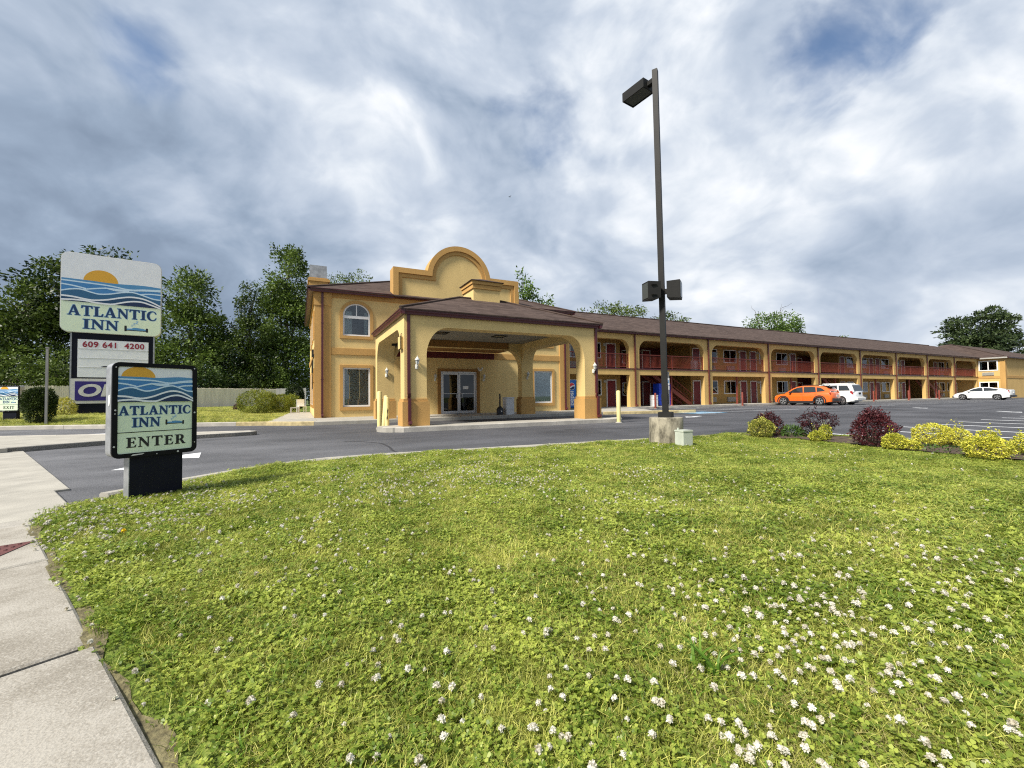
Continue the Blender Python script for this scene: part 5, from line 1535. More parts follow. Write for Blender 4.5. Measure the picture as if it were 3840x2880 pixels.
# bird
br = thing('bird', 'tiny dark bird flying high above the lobby roof', 'bird', (26.9, 53.6, 29.6), .4)
b = MB(); b.lathe([(.01, -.14), (.05, -.05), (.055, .03), (.02, .12), (.005, .15)], (0, 0, 0), (1, 0, 0), 8)
b.add([(-.05, 0, .02), (.06, 0, .02), (.0, .30, .10), (-.06, .34, .09)], [(0, 1, 2, 3)]); b.add([(-.05, 0, .02), (.06, 0, .02), (.0, -.28, .14), (-.06, -.32, .13)], [(0, 1, 2, 3)])
b.add([(-.10, .02, 0), (-.10, -.02, 0), (-.22, -.04, 0), (-.22, .04, 0)], [(0, 1, 2, 3)])
b.build('body', 'black', br)

# ------------------------------------------------------------------ cars
def make_car(label, loc, rz, P):
    t = thing('parked_car', label, 'car', loc, rz)
    L, W, paint = P['L'], P['W'], P['paint']
    R = P['r']; xf, xr = P['axf'], P['axr']; ra = R + .055
    def wl(z):
        return W / 2 * (1 - .09 * ((z - .62) / .62) ** 2)
    top = P['lower_top']          # from the tail forward to the nose, above the bumpers
    out = [(-L / 2 + .06, .30), (xr - ra, .22)] + [(x, z) for x, z in arc(xr, R, ra, ra, 180, 0, 12) if z > .2]
    out += [(xr + ra, .20), (xf - ra, .20)] + [(x, z) for x, z in arc(xf, R, ra, ra, 180, 0, 12) if z > .2] + [(xf + ra, .22), (L / 2 - .08, .26)]
    out += list(reversed(top))
    def loft(outline, sl, half, dz_from, pinch):
        mb = MB(); n = len(outline); vs = []
        for s, sh, dz in sl:
            for x, z in outline:
                ex = max(0, abs(x) - (L / 2 - .75)) / .75
                x2 = x - math.copysign(sh * ex * pinch, x)
                z2 = z - (dz if z > dz_from else 0)
                vs.append((x2, s * half(z), z2))
        fs = []
        for j in range(len(sl) - 1):
            for i in range(n):
                i2 = (i + 1) % n
                fs.append((j * n + i, j * n + i2, (j + 1) * n + i2, (j + 1) * n + i))
        mb.add(vs, fs)
        tri = tessellate_polygon([[Vector((p[0], p[1], 0)) for p in outline]])
        mb.f += [tuple(tr) for tr in tri] + [tuple(i + (len(sl) - 1) * n for i in tr) for tr in tri]
        return mb
    sl = [(-1, .24, .035), (-.965, .16, .012), (-.80, .07, 0), (-.4, .02, 0), (.4, .02, 0), (.80, .07, 0), (.965, .16, .012), (1, .24, .035)]
    body = loft(out, sl, wl, .62, 1.0).build('body', paint, t, smooth=True)
    gz0, gz1 = P['belt'], P['roof']
    wb, wt = W / 2 * .93, W / 2 * P.get('tumble', .70)
    def wg(z):
        f = max(0, min(1, (z - gz0) / (gz1 - gz0)))
        return wb + (wt - wb) * f ** 1.15
    gh = P['house']               # closed (x,z) outline of the greenhouse
    cab = loft(gh, [(-1, 0, .03), (-.94, 0, .008), (-.6, 0, 0), (.6, 0, 0), (.94, 0, .008), (1, 0, .03)], wg, gz1 - .12, 0)
    cabo = cab.build('cabin', P.get('cabin_paint', paint), t, smooth=True)
    for sgn in (-1, 1):
        for poly in P['windows']:
            mb = MB(); n = len(poly)
            vs = [(x, sgn * (wg(z) + .004), z) for x, z in poly] + [(x, sgn * (wg(z) - .02), z) for x, z in poly]
            tri = tessellate_polygon([[Vector((p[0], p[1], 0)) for p in poly]])
            mb.add(vs, [tuple(a) for a in tri] + [(i, (i + 1) % n, n + (i + 1) % n, n + i) for i in range(n)])
            mb.build('side_window', 'car_glass', t)
    for key, nm in (('screen', 'windshield'), ('back', 'rear_window')):
        (xa, za), (xb, zb) = P[key]
        nx, nz = (zb - za), -(xb - xa)
        l = math.hypot(nx, nz); sg = 1 if key == 'screen' else -1
        nx, nz = abs(nx) / l * sg * .008, abs(nz) / l * .008
        ya, yb2 = wg(za) * .90, wg(zb) * .88
        mb = MB(); mb.add([(xa + nx, -ya, za + nz), (xa + nx, ya, za + nz), (xb + nx, yb2, zb + nz), (xb + nx, -yb2, zb + nz),
                           (xa - nx * 2, -ya, za - nz * 2), (xa - nx * 2, ya, za - nz * 2), (xb - nx * 2, yb2, zb - nz * 2), (xb - nx * 2, -yb2, zb - nz * 2)],
                          [(0, 1, 2, 3), (4, 7, 6, 5), (0, 4, 5, 1), (1, 5, 6, 2), (2, 6, 7, 3), (3, 7, 4, 0)])
        mb.build(nm, 'car_glass', t)
    # wheels
    for x in (xf, xr):
        for sgn in (-1, 1):
            y = sgn * (W / 2 - .11)
            wh = MB().lathe([(R * .60, -.10), (R * .94, -.105), (R, -.07), (R, .07), (R * .94, .105), (R * .60, .10)], (x, y, R), (0, 1, 0), 28).build('wheel', 'tyre', t, smooth=True)
            rm = MB().lathe([(R * .66, -.10), (R * .66, .10)], (x, y, R), (0, 1, 0), 24)
            rm.build('wheel_hub', 'plastic_black', wh, smooth=True)
            sp = MB()
            ns = P.get('spokes', 5)
            yo = y + sgn * .104
            for k in range(ns):
                a = 2 * PI * k / ns + .3
                da, rr0, rr1 = (.22, R * .10, R * .64)
                p = [(x + rr0 * math.cos(a - .5), R + rr0 * math.sin(a - .5)), (x + rr1 * math.cos(a - da), R + rr1 * math.sin(a - da)), (x + rr1 * math.cos(a + da), R + rr1 * math.sin(a + da)), (x + rr0 * math.cos(a + .5), R + rr0 * math.sin(a + .5))]
                sp.prism(p, yo - sgn * .012, yo, FR)
            ring = arc(x, R, R * .67, R * .67, 0, 360, 24)[:-1]; rin = arc(x, R, R * .60, R * .60, 0, 360, 24)[:-1]
            sp.prism(ring, yo - sgn * .010, yo + sgn * .004, FR, [rin])
            sp.ring((x, yo - sgn * .01, R), (x, yo + sgn * .006, R), R * .15, R * .13, 12)
            sp.build('rim', 'rim', wh)
    # wheel arch and sill cladding
    if P.get('cladding'):
        for sgn in (-1, 1):
            cl = MB()
            y0 = sgn * (W / 2 * .985)
            for x in (xf, xr):
                cl.prism(arc(x, R, ra + .07, ra + .07, -12, 192, 16) + list(reversed(arc(x, R, ra - .01, ra - .01, -12, 192, 16))), y0 - sgn * .04, y0 + sgn * .025, FR)
            cl.prism([(xr + ra + .05, .18), (xf - ra - .05, .18), (xf - ra - .03, .36), (xr + ra + .03, .36)], y0 - sgn * .06, y0 + sgn * .012, FR)
            cl.build('arch_cladding', 'plastic_black', t)
    lb = P['rear_bumper']
    MB().prism(lb, -W / 2 * .80, W / 2 * .80, FR).build('rear_bumper', P.get('bumper_mat', 'plastic_black'), t)
    MB().prism(P['front_bumper'], -W / 2 * .74, W / 2 * .74, FR).build('front_bumper', 'plastic_black', t)
    for sgn in (-1, 1):
        y = sgn * W / 2
        for nm, key, m in (('headlight', 'head', 'headlight'), ('taillight', 'tail', 'taillight')):
            sh = .13 if nm == 'taillight' else -.13
            poly = [(px_ + sh, pz_) for px_, pz_ in P[key]]
            wdt = P[key + '_w']
            MB().prism(poly, y * .985 - sgn * wdt, y * P.get(key + '_y', .97), FR).build(nm, m, t)
        x, z = P['mirror']
        MB().lathe([(.02, -.11), (.075, -.08), (.09, 0), (.075, .08), (.02, .11)], (x, sgn * (wg(gz0) + .12), z), (0, 1, 0), 8).build('mirror', P.get('mirror_mat', paint), t, smooth=True)
        for x, z in P['handles']:
            MB().box(x - .09, x + .09, sgn * (wl(z) - .005) - .012, sgn * (wl(z) - .005) + .012, z - .014, z + .014).build('door_handle', P.get('handle_mat', paint), t)
        for seam in P['seams']:
            mb = MB()
            for i in range(len(seam) - 1):
                (xa, za), (xb, zb) = seam[i], seam[i + 1]
                dl = math.hypot(xb - xa, zb - za)
                ux, uz = (xb - xa) / dl, (zb - za) / dl
                mb.obox(((xa + xb) / 2, sgn * (wl((za + zb) / 2) + .001), (za + zb) / 2), (xb - xa, sgn * (wl(zb) - wl(za)), zb - za), (0, .006, 0), (-uz * .010, 0, ux * .010))
            mb.build('door_seam', 'plastic_black', t)
        if P.get('rails'):
            a, b, z = P['rails']
            ry = sgn * (wt - .10)
            MB().tube([(a, ry, z - .05), (a + .10, ry, z + .03), (b - .10, ry, z + .03), (b, ry, z - .05)], .022, 8).build('roof_rail', P.get('rail_mat', 'plastic_black'), t)
    MB().box(-L / 2 - P.get('plate_x', .0), -L / 2 + .03 - P.get('plate_x', .0), -.16, .16, P['plate_z'], P['plate_z'] + .15).build('number_plate', P.get('plate_mat', 'dirty_white'), t)
    MB().box(-L / 2 + .35, L / 2 - .35, -W / 2 + .28, W / 2 - .28, .17, .34).build('underbody', 'plastic_black', t)
    if P.get('spoiler'):
        MB().prism(P['spoiler'], -wt * .92, wt * .92, FR).build('spoiler', P.get('spoiler_mat', paint), t)
    return t

# compact orange crossover
make_car('bright orange crossover hatchback with black wheel arches parked nose-in at the wing', (37.62, 20.55, .0), PI / 2 + .10, dict(
    L=4.47, W=1.80, r=.345, axf=1.36, axr=-1.31, paint='car_orange', belt=.98, roof=1.60, tumble=.70, cladding=True, spokes=5,
    lower_top=[(-2.20, .50), (-2.22, .78), (-2.16, .98), (-2.05, 1.05), (-1.0, 1.04), (.2, 1.02), (.95, 1.0), (1.45, .95), (1.95, .86), (2.14, .74), (2.2, .58), (2.2, .42)],
    house=[(-2.06, 1.00), (-1.98, 1.20), (-1.72, 1.46), (-1.40, 1.545), (-.7, 1.595), (-.1, 1.60), (.30, 1.545), (.60, 1.42), (1.20, 1.02), (1.2, .93), (-2.0, .93)],
    windows=[[(.98, 1.03), (.62, 1.31), (.30, 1.46), (-.05, 1.50), (-.12, 1.03)], [(-.20, 1.03), (-.14, 1.50), (-.7, 1.50), (-.98, 1.47), (-1.05, 1.06)], [(-1.12, 1.08), (-1.06, 1.46), (-1.36, 1.40), (-1.66, 1.20), (-1.62, 1.14)]],
    screen=((1.16, 1.04), (.36, 1.52)), back=((-2.03, 1.10), (-1.74, 1.44)),
    rear_bumper=[(-2.26, .34), (-2.26, .55), (-2.14, .58), (-2.0, .30)], front_bumper=[(2.10, .26), (2.24, .30), (2.24, .52), (2.16, .55)],
    head=[(1.80, .74), (2.10, .70), (2.12, .78), (1.84, .89)], head_w=.30, tail=[(-2.215, .86), (-1.86, .93), (-1.92, 1.02), (-2.12, 1.0), (-2.2, .95)], tail_w=.32, head_y=.93, tail_y=.955,
    mirror=(.78, 1.07), mirror_mat='plastic_black', handles=[(-.02, .90), (-1.02, .92)], seams=[[(.88, .36), (.90, .98)], [(-.14, .36), (-.16, .99)], [(-1.02, .52), (-1.1, .99)]],
    rails=(-1.55, .10, 1.61), plate_z=.70, spoiler=[(-1.95, 1.50), (-1.35, 1.55), (-1.35, 1.585), (-1.9, 1.54)], spoiler_mat='plastic_black'))
# white boxy SUV
make_car('white boxy SUV parked between the orange crossover and the pier, square rear window', (40.15, 20.15, .0), PI / 2 + .06, dict(
    L=4.44, W=1.81, r=.36, axf=1.34, axr=-1.28, paint='car_white', belt=1.08, roof=1.72, tumble=.80, cladding=False, spokes=6,
    lower_top=[(-2.20, .50), (-2.21, .80), (-2.17, 1.08), (-2.12, 1.14), (-1.0, 1.13), (.3, 1.11), (.9, 1.09), (1.5, 1.05), (2.0, 1.0), (2.16, .86), (2.2, .60), (2.2, .44)],
    house=[(-2.13, 1.08), (-2.06, 1.30), (-1.94, 1.62), (-1.82, 1.68), (-1.0, 1.72), (0, 1.72), (.35, 1.66), (1.08, 1.12), (1.08, 1.02), (-2.1, 1.02)],
    windows=[[(.92, 1.14), (.42, 1.52), (.26, 1.58), (-.05, 1.60), (-.10, 1.14)], [(-.18, 1.14), (-.14, 1.60), (-.95, 1.60), (-1.0, 1.14)], [(-1.10, 1.16), (-1.06, 1.59), (-1.66, 1.57), (-1.86, 1.20), (-1.84, 1.16)]],
    screen=((1.04, 1.15), (.42, 1.62)), back=((-2.14, 1.16), (-1.97, 1.60)),
    rear_bumper=[(-2.34, .42), (-2.34, .60), (-2.14, .66), (-2.0, .40)], bumper_mat='dirty_white', front_bumper=[(2.10, .30), (2.25, .34), (2.25, .56), (2.16, .60)],
    head=[(1.86, .84), (2.14, .80), (2.16, .96), (1.90, .98)], head_w=.30, tail=[(-2.215, .86), (-2.02, .86), (-2.02, 1.12), (-2.17, 1.12)], tail_w=.26, head_y=.93, tail_y=.965,
    mirror=(.74, 1.17), handles=[(0, 1.0), (-.92, 1.0)], seams=[[(.84, .40), (.86, 1.09)], [(-.12, .40), (-.13, 1.1)], [(-1.02, .55), (-1.05, 1.1)]],
    rails=(-1.7, .2, 1.72), rail_mat='dirty_white', plate_z=.86, plate_mat='black', handle_mat='plastic_black'))
# low white sedan
make_car('low white fastback sedan parked alone in front of the end wing', (68.15, 18.75, .0), PI / 2, dict(
    L=4.62, W=1.78, r=.33, axf=1.40, axr=-1.30, paint='car_white', belt=.92, roof=1.42, tumble=.66, cladding=False, spokes=5,
    lower_top=[(-2.26, .46), (-2.30, .70), (-2.30, 1.04), (-2.22, 1.10), (-1.6, 1.04), (-.6, .97), (.4, .93), (1.1, .90), (1.7, .80), (2.1, .66), (2.26, .52), (2.28, .38)],
    house=[(-2.12, 1.02), (-1.9, 1.12), (-1.45, 1.25), (-.9, 1.35), (-.3, 1.42), (.1, 1.415), (.45, 1.35), (1.30, .90), (1.30, .84), (-2.1, .84)],
    windows=[[(1.05, .95), (.5, 1.24), (.15, 1.33), (-.15, 1.34), (-.22, .97)], [(-.30, .98), (-.23, 1.34), (-.7, 1.31), (-1.2, 1.20), (-1.5, 1.08), (-1.2, 1.01)]],
    screen=((1.24, .93), (.45, 1.33)), back=((-2.0, 1.10), (-.95, 1.35)),
    rear_bumper=[(-2.36, .34), (-2.36, .48), (-2.2, .56), (-2.0, .30)], front_bumper=[(2.1, .24), (2.30, .26), (2.30, .40), (2.2, .44)],
    head=[(1.75, .62), (2.18, .54), (2.14, .66), (1.72, .80)], head_w=.30, tail=[(-2.32, .80), (-2.24, .80), (-2.10, 1.04), (-2.30, 1.07)], tail_w=.20, head_y=.92, tail_y=.95,
    mirror=(.82, .99), handles=[(-.05, .82), (-1.05, .86)], seams=[[(.95, .30), (.98, .90)], [(-.24, .30), (-.26, .95)], [(-1.0, .55), (-1.3, .99)]],
    plate_z=.72, bumper_mat='plastic_black'))

# ------------------------------------------------------------------ vegetation
def quick_mesh(name, V, F, m, parent=None, loc=None):
    me = bpy.data.meshes.new(name)
    nv, nf, k = len(V), len(F), F.shape[1]
    me.vertices.add(nv); me.vertices.foreach_set('co', np.asarray(V, dtype=np.float32).ravel())
    me.loops.add(nf * k); me.loops.foreach_set('vertex_index', np.asarray(F, dtype=np.int32).ravel())
    me.polygons.add(nf); me.polygons.foreach_set('loop_start', np.arange(0, nf * k, k, dtype=np.int32))
    me.update(calc_edges=True)
    me.materials.append(M[m] if isinstance(m, str) else m)
    o = bpy.data.objects.new(name, me); COL.objects.link(o)
    if parent is not None:
        o.parent = parent
    if loc is not None:
        o.location = loc
    return o

def unit(a):
    return a / np.maximum(1e-9, np.linalg.norm(a, axis=1, keepdims=True))

def leaves(base, out, ln, wd, droop, rand, rng, fold=.15):
    """one kite-shaped leaf per base point"""
    n = len(base)
    d = unit(out + rng.normal(0, rand, (n, 3)) + np.array([0, 0, -droop]))
    r = unit(rng.normal(0, 1, (n, 3)))
    s = unit(np.cross(d, r)); up = np.cross(s, d)
    L = ln * rng.uniform(.65, 1.25, (n, 1)); Wd = wd * rng.uniform(.7, 1.2, (n, 1))
    tip = base + d * L + up * (-.12 * L)
    ml = base + d * L * .45 + s * Wd * .5 + up * Wd * fold; mr = base + d * L * .45 - s * Wd * .5 + up * Wd * fold
    V = np.stack([base, ml, tip, mr], 1).reshape(-1, 3)
    F = np.arange(4 * n).reshape(n, 4)
    return V, F

def crown_points(lobes, clusters, per, cr, flat, rng, shell=.72):
    P, O = [], []
    vol = np.array([l[3] * l[4] * l[5] for l in lobes]) ** .67
    cnt = np.maximum(2, (clusters * vol / vol.sum()).astype(int))
    for (cx, cy, cz, rx, ry, rz), c in zip(lobes, cnt):
        u = unit(rng.normal(0, 1, (c, 3)))
        rad = shell + (1.06 - shell) * rng.random((c, 1)) ** .8
        q = u * rad
        cen = np.array([cx, cy, cz]) + q * np.array([rx, ry, rz])
        for k in range(c):
            far = rng.random() < .22
            if far:
                cen[k] = np.array([cx, cy, cz]) + u[k] * np.array([rx, ry, rz]) * rng.uniform(1.08, 1.30)
            m = int(per * rng.uniform(.5, 1.5) * (.45 if far else 1))
            jit = rng.normal(0, 1, (m, 3)) * np.array([cr, cr, cr * flat]) * (.5 if far else rng.uniform(.6, 1.2))
            jit = jit * np.minimum(1, 1.7 * cr / np.maximum(1e-6, np.linalg.norm(jit, axis=1, keepdims=True)))
            pt = cen[k] + jit
            o = unit(jit + u[k] * cr * 1.2 + np.array([0, 0, .25 * cr]))
            P.append(pt); O.append(o)
    return np.concatenate(P), np.concatenate(O)

def limb(mb, a, b, r0, r1, rng, n=4, wob=.08):
    a, b = np.array(a), np.array(b)
    L = np.linalg.norm(b - a)
    pts = [Vector(a + (b - a) * i / n + (rng.normal(0, wob * L / n, 3) if 0 < i < n else 0)) for i in range(n + 1)]
    mb.tube(pts, r0, 7, r1)
    return pts

def tree(name, label, loc, lobes, clusters, per, cr, leaf, m, trunk_r=.22, flat=.7, droop=.35, rand=.6, seed=0, group=None, cat='tree', bare=0, shell=.72):
    rng = np.random.default_rng(seed + 100)
    t = thing(name, label, cat, loc, 0, group)
    mb = MB()
    top = max(lobes, key=lambda l: l[2])
    fork = .32 * top[2]
    limb(mb, (0, 0, -.3), (top[0] * .3, top[1] * .3, fork), trunk_r, trunk_r * .72, rng)
    for l in lobes:
        limb(mb, (top[0] * .3, top[1] * .3, fork), (l[0], l[1], l[2] + l[5] * .25), trunk_r * .62, trunk_r * .12, rng)
        for k in range(5):
            u = unit(rng.normal(0, 1, (1, 3)))[0]
            c = np.array(l[:3])
            limb(mb, c - np.array([0, 0, l[5] * .3]), c + u * np.array(l[3:]) * .85, trunk_r * .22, trunk_r * .04, rng, 3)
    for k in range(bare):
        l = lobes[int(rng.integers(len(lobes)))]
        c = np.array(l[:3]); e = c + np.array([rng.uniform(-.7, .7) * l[3], rng.uniform(-.3, .3), l[5] * rng.uniform(1.4, 2.1)])
        pts = limb(mb, c, e, trunk_r * .28, .012, rng, 5, .18)
        for p in pts[2:]:
            limb(mb, p, np.array(p) + rng.normal(0, .5, 3) + np.array([0, 0, .6]), .03, .008, rng, 3, .2)
    mb.build('trunk', 'bark', t, smooth=True, recalc=False)
    P, O = crown_points(lobes, clusters, per, cr, flat, rng, shell)
    V, F = leaves(P, O, leaf, leaf * .48, droop, rand, rng)
    quick_mesh('crown', V, F, m, t)
    return t

GT = 'broadleaf trees beyond the picket fence'
tree('broadleaf_tree', 'large dark tree at the far left edge beyond the fence', (-27.5, 62, .2), [(0, 0, 6.8, 4.2, 4, 3.6), (2.4, -1, 10.3, 1.9, 1.9, 1.9), (-2.5, 0, 8.6, 2.6, 2.6, 2.2), (1.5, -2, 4.0, 4.3, 3, 3.0)], 300, 60, .75, .42, 'leaf_dark', .35, seed=1, group=GT)
tree('broadleaf_tree', 'tallest crown rising behind the top of the big roadside sign', (-21.5, 66, .2), [(0, 0, 12, 5.3, 4.5, 5.2), (1.3, 0, 15.7, 3.6, 3.4, 2.7), (3.4, -1, 13.4, 2.4, 2.4, 2.8), (-3, -1, 13.4, 2.8, 3, 2.8), (0, -2, 6, 6, 4, 5)], 420, 60, .8, .46, 'leaf_dark', .4, seed=2, group=GT)
tree('broadleaf_tree', 'airy pointed tree immediately right of the big roadside sign', (-11.0, 60, .2), [(-.4, 0, 7.6, 3.2, 3.0, 4.0), (-.3, 0, 12.7, 1.9, 1.9, 2.6), (1.9, 0, 8.4, 1.5, 1.5, 2.0), (0, -2, 3.8, 4.2, 3, 3.0)], 330, 60, .7, .40, 'leaf_mid', .3, seed=3, group=GT)
tree('ivy_clad_tree', 'narrow column of ivy covered tree between two taller crowns', (-5.4, 58.5, .2), [(.2, 0, 11.7, .85, .85, 2.3), (0, 0, 7.8, 1.5, 1.4, 3.0), (-1.3, -.5, 4.8, 2.0, 2, 2.9), (1.2, -.5, 3.8, 2.1, 2, 2.8)], 330, 70, .5, .30, 'leaf_dark', .3, flat=1.0, droop=.7, seed=4, group=GT)
tree('broadleaf_tree', 'tall tree with feathery top standing against the left end of the lobby', (-1.6, 63, .2), [(0, 0, 10, 2.7, 2.6, 4.6), (.3, 0, 17.6, 1.9, 1.9, 2.9), (-1.3, 0, 14.0, 1.5, 1.5, 2.2), (1.5, 0, 13.0, 1.6, 1.6, 2.2), (0, -2, 5, 3.4, 3, 4)], 420, 60, .65, .40, 'leaf_mid', .32, seed=5, group=GT)
GU = 'undergrowth bushes along the back of the picket fence'
und = [(-24.5, 47, 4.2, 3.0, 'broad'), (-19.8, 49.5, 5.0, 3.4, 'tall'), (-15.8, 49.5, 4.4, 3.0, 'dense'), (-12.6, 51.8, 3.9, 2.5, 'bright'), (-9.6, 53.5, 4.5, 2.6, 'rounded'), (-6.6, 55.4, 3.6, 2.4, 'low'), (-3.6, 57.2, 4.8, 2.4, 'leafy'), (-.9, 59.8, 4.4, 2.2, 'last')]
ul = ['dark undergrowth bush behind the fence at the far left edge', 'tall dark undergrowth bush behind the EXIT sign and clipped bush', 'dense dark bush behind the fence just left of the roadside sign', 'brighter green bush above the fence behind the ENTER sign',
      'rounded green bush above the fence right of the ENTER sign', 'low green bush above the fence left of the lime shrubs', 'leafy bush above the fence behind the lime shrubs', 'green bush against the left wall of the lobby above the grey fence']
for i, ((x, y, h, r, _), lb) in enumerate(zip(und, ul)):
    tree('undergrowth_bush', lb, (x, y, .25), [(0, 0, h * .42, r, r * .7, h * .46), (r * .35, 0, h * .66, r * .6, r * .5, h * .34), (-r * .45, 0, h * .58, r * .55, r * .5, h * .32)], 130, 46, .42, .26, 'leaf_mid' if i in (3, 4, 6) else 'leaf_dark', .1, seed=20 + i, group=GU, cat='bush', droop=.5)
# trees over the roofs
GR = 'treetops showing above the motel roofs'
tree('broadleaf_tree', 'small treetop peeping over the lobby roof left of the parapet', (5.9, 62, 0), [(-1.3, 0, 16.2, 1.1, 1.2, 1.5), (1.0, 0, 16.6, 1.7, 1.5, 1.6), (0, 0, 12.5, 3.4, 3, 3.4)], 130, 55, .55, .34, 'leaf_dark', .3, seed=40, group=GR)
tree('broadleaf_tree', 'loose pale green young tree just right of the rounded parapet', (27.2, 49, 0), [(-.9, 0, 15.3, 1.0, 1.0, 2.1), (1.2, 0, 13.1, 1.6, 1.5, 1.9), (0, 0, 10.2, 2.9, 2.6, 2.6)], 85, 42, .50, .50, 'leaf_bright', .2, seed=41, group=GR, flat=.9)
tree('broadleaf_tree', 'wide flat-topped dark tree above the wing roof left of the lamp post', (41.9, 48.9, 0), [(-1.6, 0, 12.4, 3.8, 2.5, 1.6), (2.0, 0, 12.8, 3.0, 2.4, 1.4), (-4.0, 0, 11.6, 1.6, 1.6, 1.2), (0, 0, 8.5, 4, 3, 3)], 150, 48, .6, .36, 'leaf_dark', .3, seed=42, group=GR)
tree('broadleaf_tree', 'dark rounded treetop above the wing roof right of the lamp post', (48.3, 44.4, 0), [(-.6, 0, 10.9, 2.6, 2.2, 1.5), (2.0, 0, 10.3, 1.7, 1.7, 1.2), (0, 0, 7, 3.4, 3, 3)], 120, 48, .55, .34, 'leaf_dark', .28, seed=43, group=GR)
tree('broadleaf_tree', 'bright green tree with bare dead branches above the wing roof over the orange car', (65.2, 39.9, 0), [(.6, 0, 11.2, 3.4, 2.6, 2.2), (-3.2, 0, 10.4, 2.2, 2.0, 1.5), (2.8, 0, 10.0, 2.0, 2, 1.8), (0, 0, 7, 4.4, 3, 3)], 190, 52, .6, .38, 'leaf_bright', .3, seed=44, group=GR, bare=7)
tree('broadleaf_tree', 'tiny tip of a tree just above the wing ridge', (84.9, 40.6, 0), [(0, 0, 9.7, 1.0, 1.0, 1.3), (0, 0, 7, 1.8, 1.5, 2)], 40, 40, .45, .32, 'leaf_mid', .15, seed=45, group=GR)
tree('pine_tree', 'broad rounded dark pine with gaps towering over the end wing roof', (151, 41.7, 0), [(0, 0, 16.0, 7.2, 6, 4.2), (-4.6, 0, 11.6, 5.0, 4, 2.3), (4.0, 0, 12.2, 5.0, 4, 2.8), (-1.0, 0, 8.0, 6.5, 5, 2.6), (6, 0, 7.5, 4, 4, 2.5)], 300, 70, 1.15, .75, 'leaf_pine', .6, flat=.26, droop=.0, seed=46, cat='tree', shell=.55)
tree('pine_tree', 'darker lower pine at the right edge beside the broad pine', (143.5, 33.8, 0), [(0, 0, 9.5, 4.2, 3.5, 3.6), (3.4, 0, 7.0, 3.5, 3, 3), (0, 0, 5, 5, 4, 3)], 170, 60, .9, .6, 'leaf_pine', .4, flat=.35, droop=.1, seed=47)
tree('spruce_tree', 'thin dark spire of a conifer at the far end of the wing ridge', (149.1, 48.2, 0), [(0, 0, 12.6, .35, .35, 1.3), (0, 0, 10, .9, .9, 2.2), (0, 0, 6, 1.6, 1.6, 3)], 60, 40, .35, .35, 'leaf_pine', .2, flat=.5, droop=.3, seed=48)
tree('pine_tree', 'small dark pine left of and below the broad pine', (144.9, 44.8, 0), [(0, 0, 11.6, 1.5, 1.5, 1.5), (0, 0, 8.5, 2.6, 2.4, 2.6)], 60, 50, .6, .5, 'leaf_pine', .25, flat=.35, droop=.1, seed=49)
tree('broadleaf_tree', 'twig of drooping leaves entering at the right picture edge from a tree outside', (25.4, 1.9, 0), [(0, 0, 5.6, 2.15, 1.6, 1.6), (.5, -.8, 8.0, 1.8, 1.8, 1.6)], 60, 16, .26, .20, 'leaf_mid', .16, seed=51, flat=.8, droop=.6, shell=.9)

# clipped and loose shrubs
def shrub(name, label, loc, lobes, n, leaf, m, seed, group=None, shoots=0, wd=.5, droop=.1, rand=.7, stems=6, stem_m='bark', cat='shrub', zmin=.02, in_frac=.25):
    rng = np.random.default_rng(seed + 500)
    t = thing(name, label, cat, loc, 0, group)
    st = MB()
    for k in range(stems):
        l = lobes[int(rng.integers(len(lobes)))]
        a = rng.uniform(0, 2 * PI)
        limb(st, (.04 * math.cos(a), .04 * math.sin(a), -.05), (l[0] + l[3] * .6 * math.cos(a), l[1] + l[4] * .6 * math.sin(a), l[2] + .2 * l[5]), .018 * max(1, l[3] * 1.5), .006, rng, 3)
    st.build('stem', stem_m, t, recalc=False)
    P, O = [], []
    vol = np.array([l[3] * l[4] * l[5] for l in lobes]) ** .67
    for l, v in zip(lobes, vol / vol.sum()):
        k = int(n * v)
        u = unit(rng.normal(0, 1, (k, 3)))
        nz = np.sin(u[:, :1] * 7 + l[0] * 3) * np.sin(u[:, 1:2] * 6 + 1) * np.sin(u[:, 2:] * 7 + seed) * .20
        rad = np.where(rng.random((k, 1)) < in_frac, rng.uniform(.5, .9, (k, 1)), rng.uniform(.9, 1.03, (k, 1))) + nz
        P.append(np.array(l[:3]) + u * rad * np.array(l[3:])); O.append(unit(u / np.array(l[3:]) + np.array([0, 0, .35])))
    for k in range(shoots):
        l = lobes[int(rng.integers(len(lobes)))]
        a = rng.uniform(0, 2 * PI); f = rng.uniform(.2, .75)
        bx, by = l[0] + l[3] * f * math.cos(a), l[1] + l[4] * f * math.sin(a)
        hgt = rng.uniform(.05, .16)
        q = int(14 * hgt / .1)
        zz = l[2] + l[5] * math.sqrt(max(.1, 1 - f * f)) + np.linspace(-.03, hgt, q)
        P.append(np.stack([bx + rng.normal(0, .016, q), by + rng.normal(0, .016, q), zz], 1)); O.append(unit(rng.normal(0, 1, (q, 3)) + np.array([0, 0, .6])))
    P = np.concatenate(P); O = np.concatenate(O)
    keep = P[:, 2] > zmin
    V, F = leaves(P[keep], O[keep], leaf, leaf * wd, droop, rand, rng)
    quick_mesh('foliage', V, F, m, t)
    return t
GY = 'golden shrubs in the planting bed'
GP = 'purple barberry shrubs in the planting bed'
bz = .10
shrub('golden_shrub', 'variegated yellow and green shrub at the left end of the planting bed', (8.80, 5.72, bz), [(0, 0, .18, .25, .24, .20)], 5000, .024, 'leaf_variegated', 1, GY, 2, .75, .25, .5)
shrub('purple_shrub', 'dark purple shrub behind the leftmost golden shrub', (9.15, 5.78, bz), [(0, 0, .23, .27, .26, .25), (.1, .1, .28, .18, .18, .16)], 2300, .040, 'leaf_purple', 2, GP, 8)
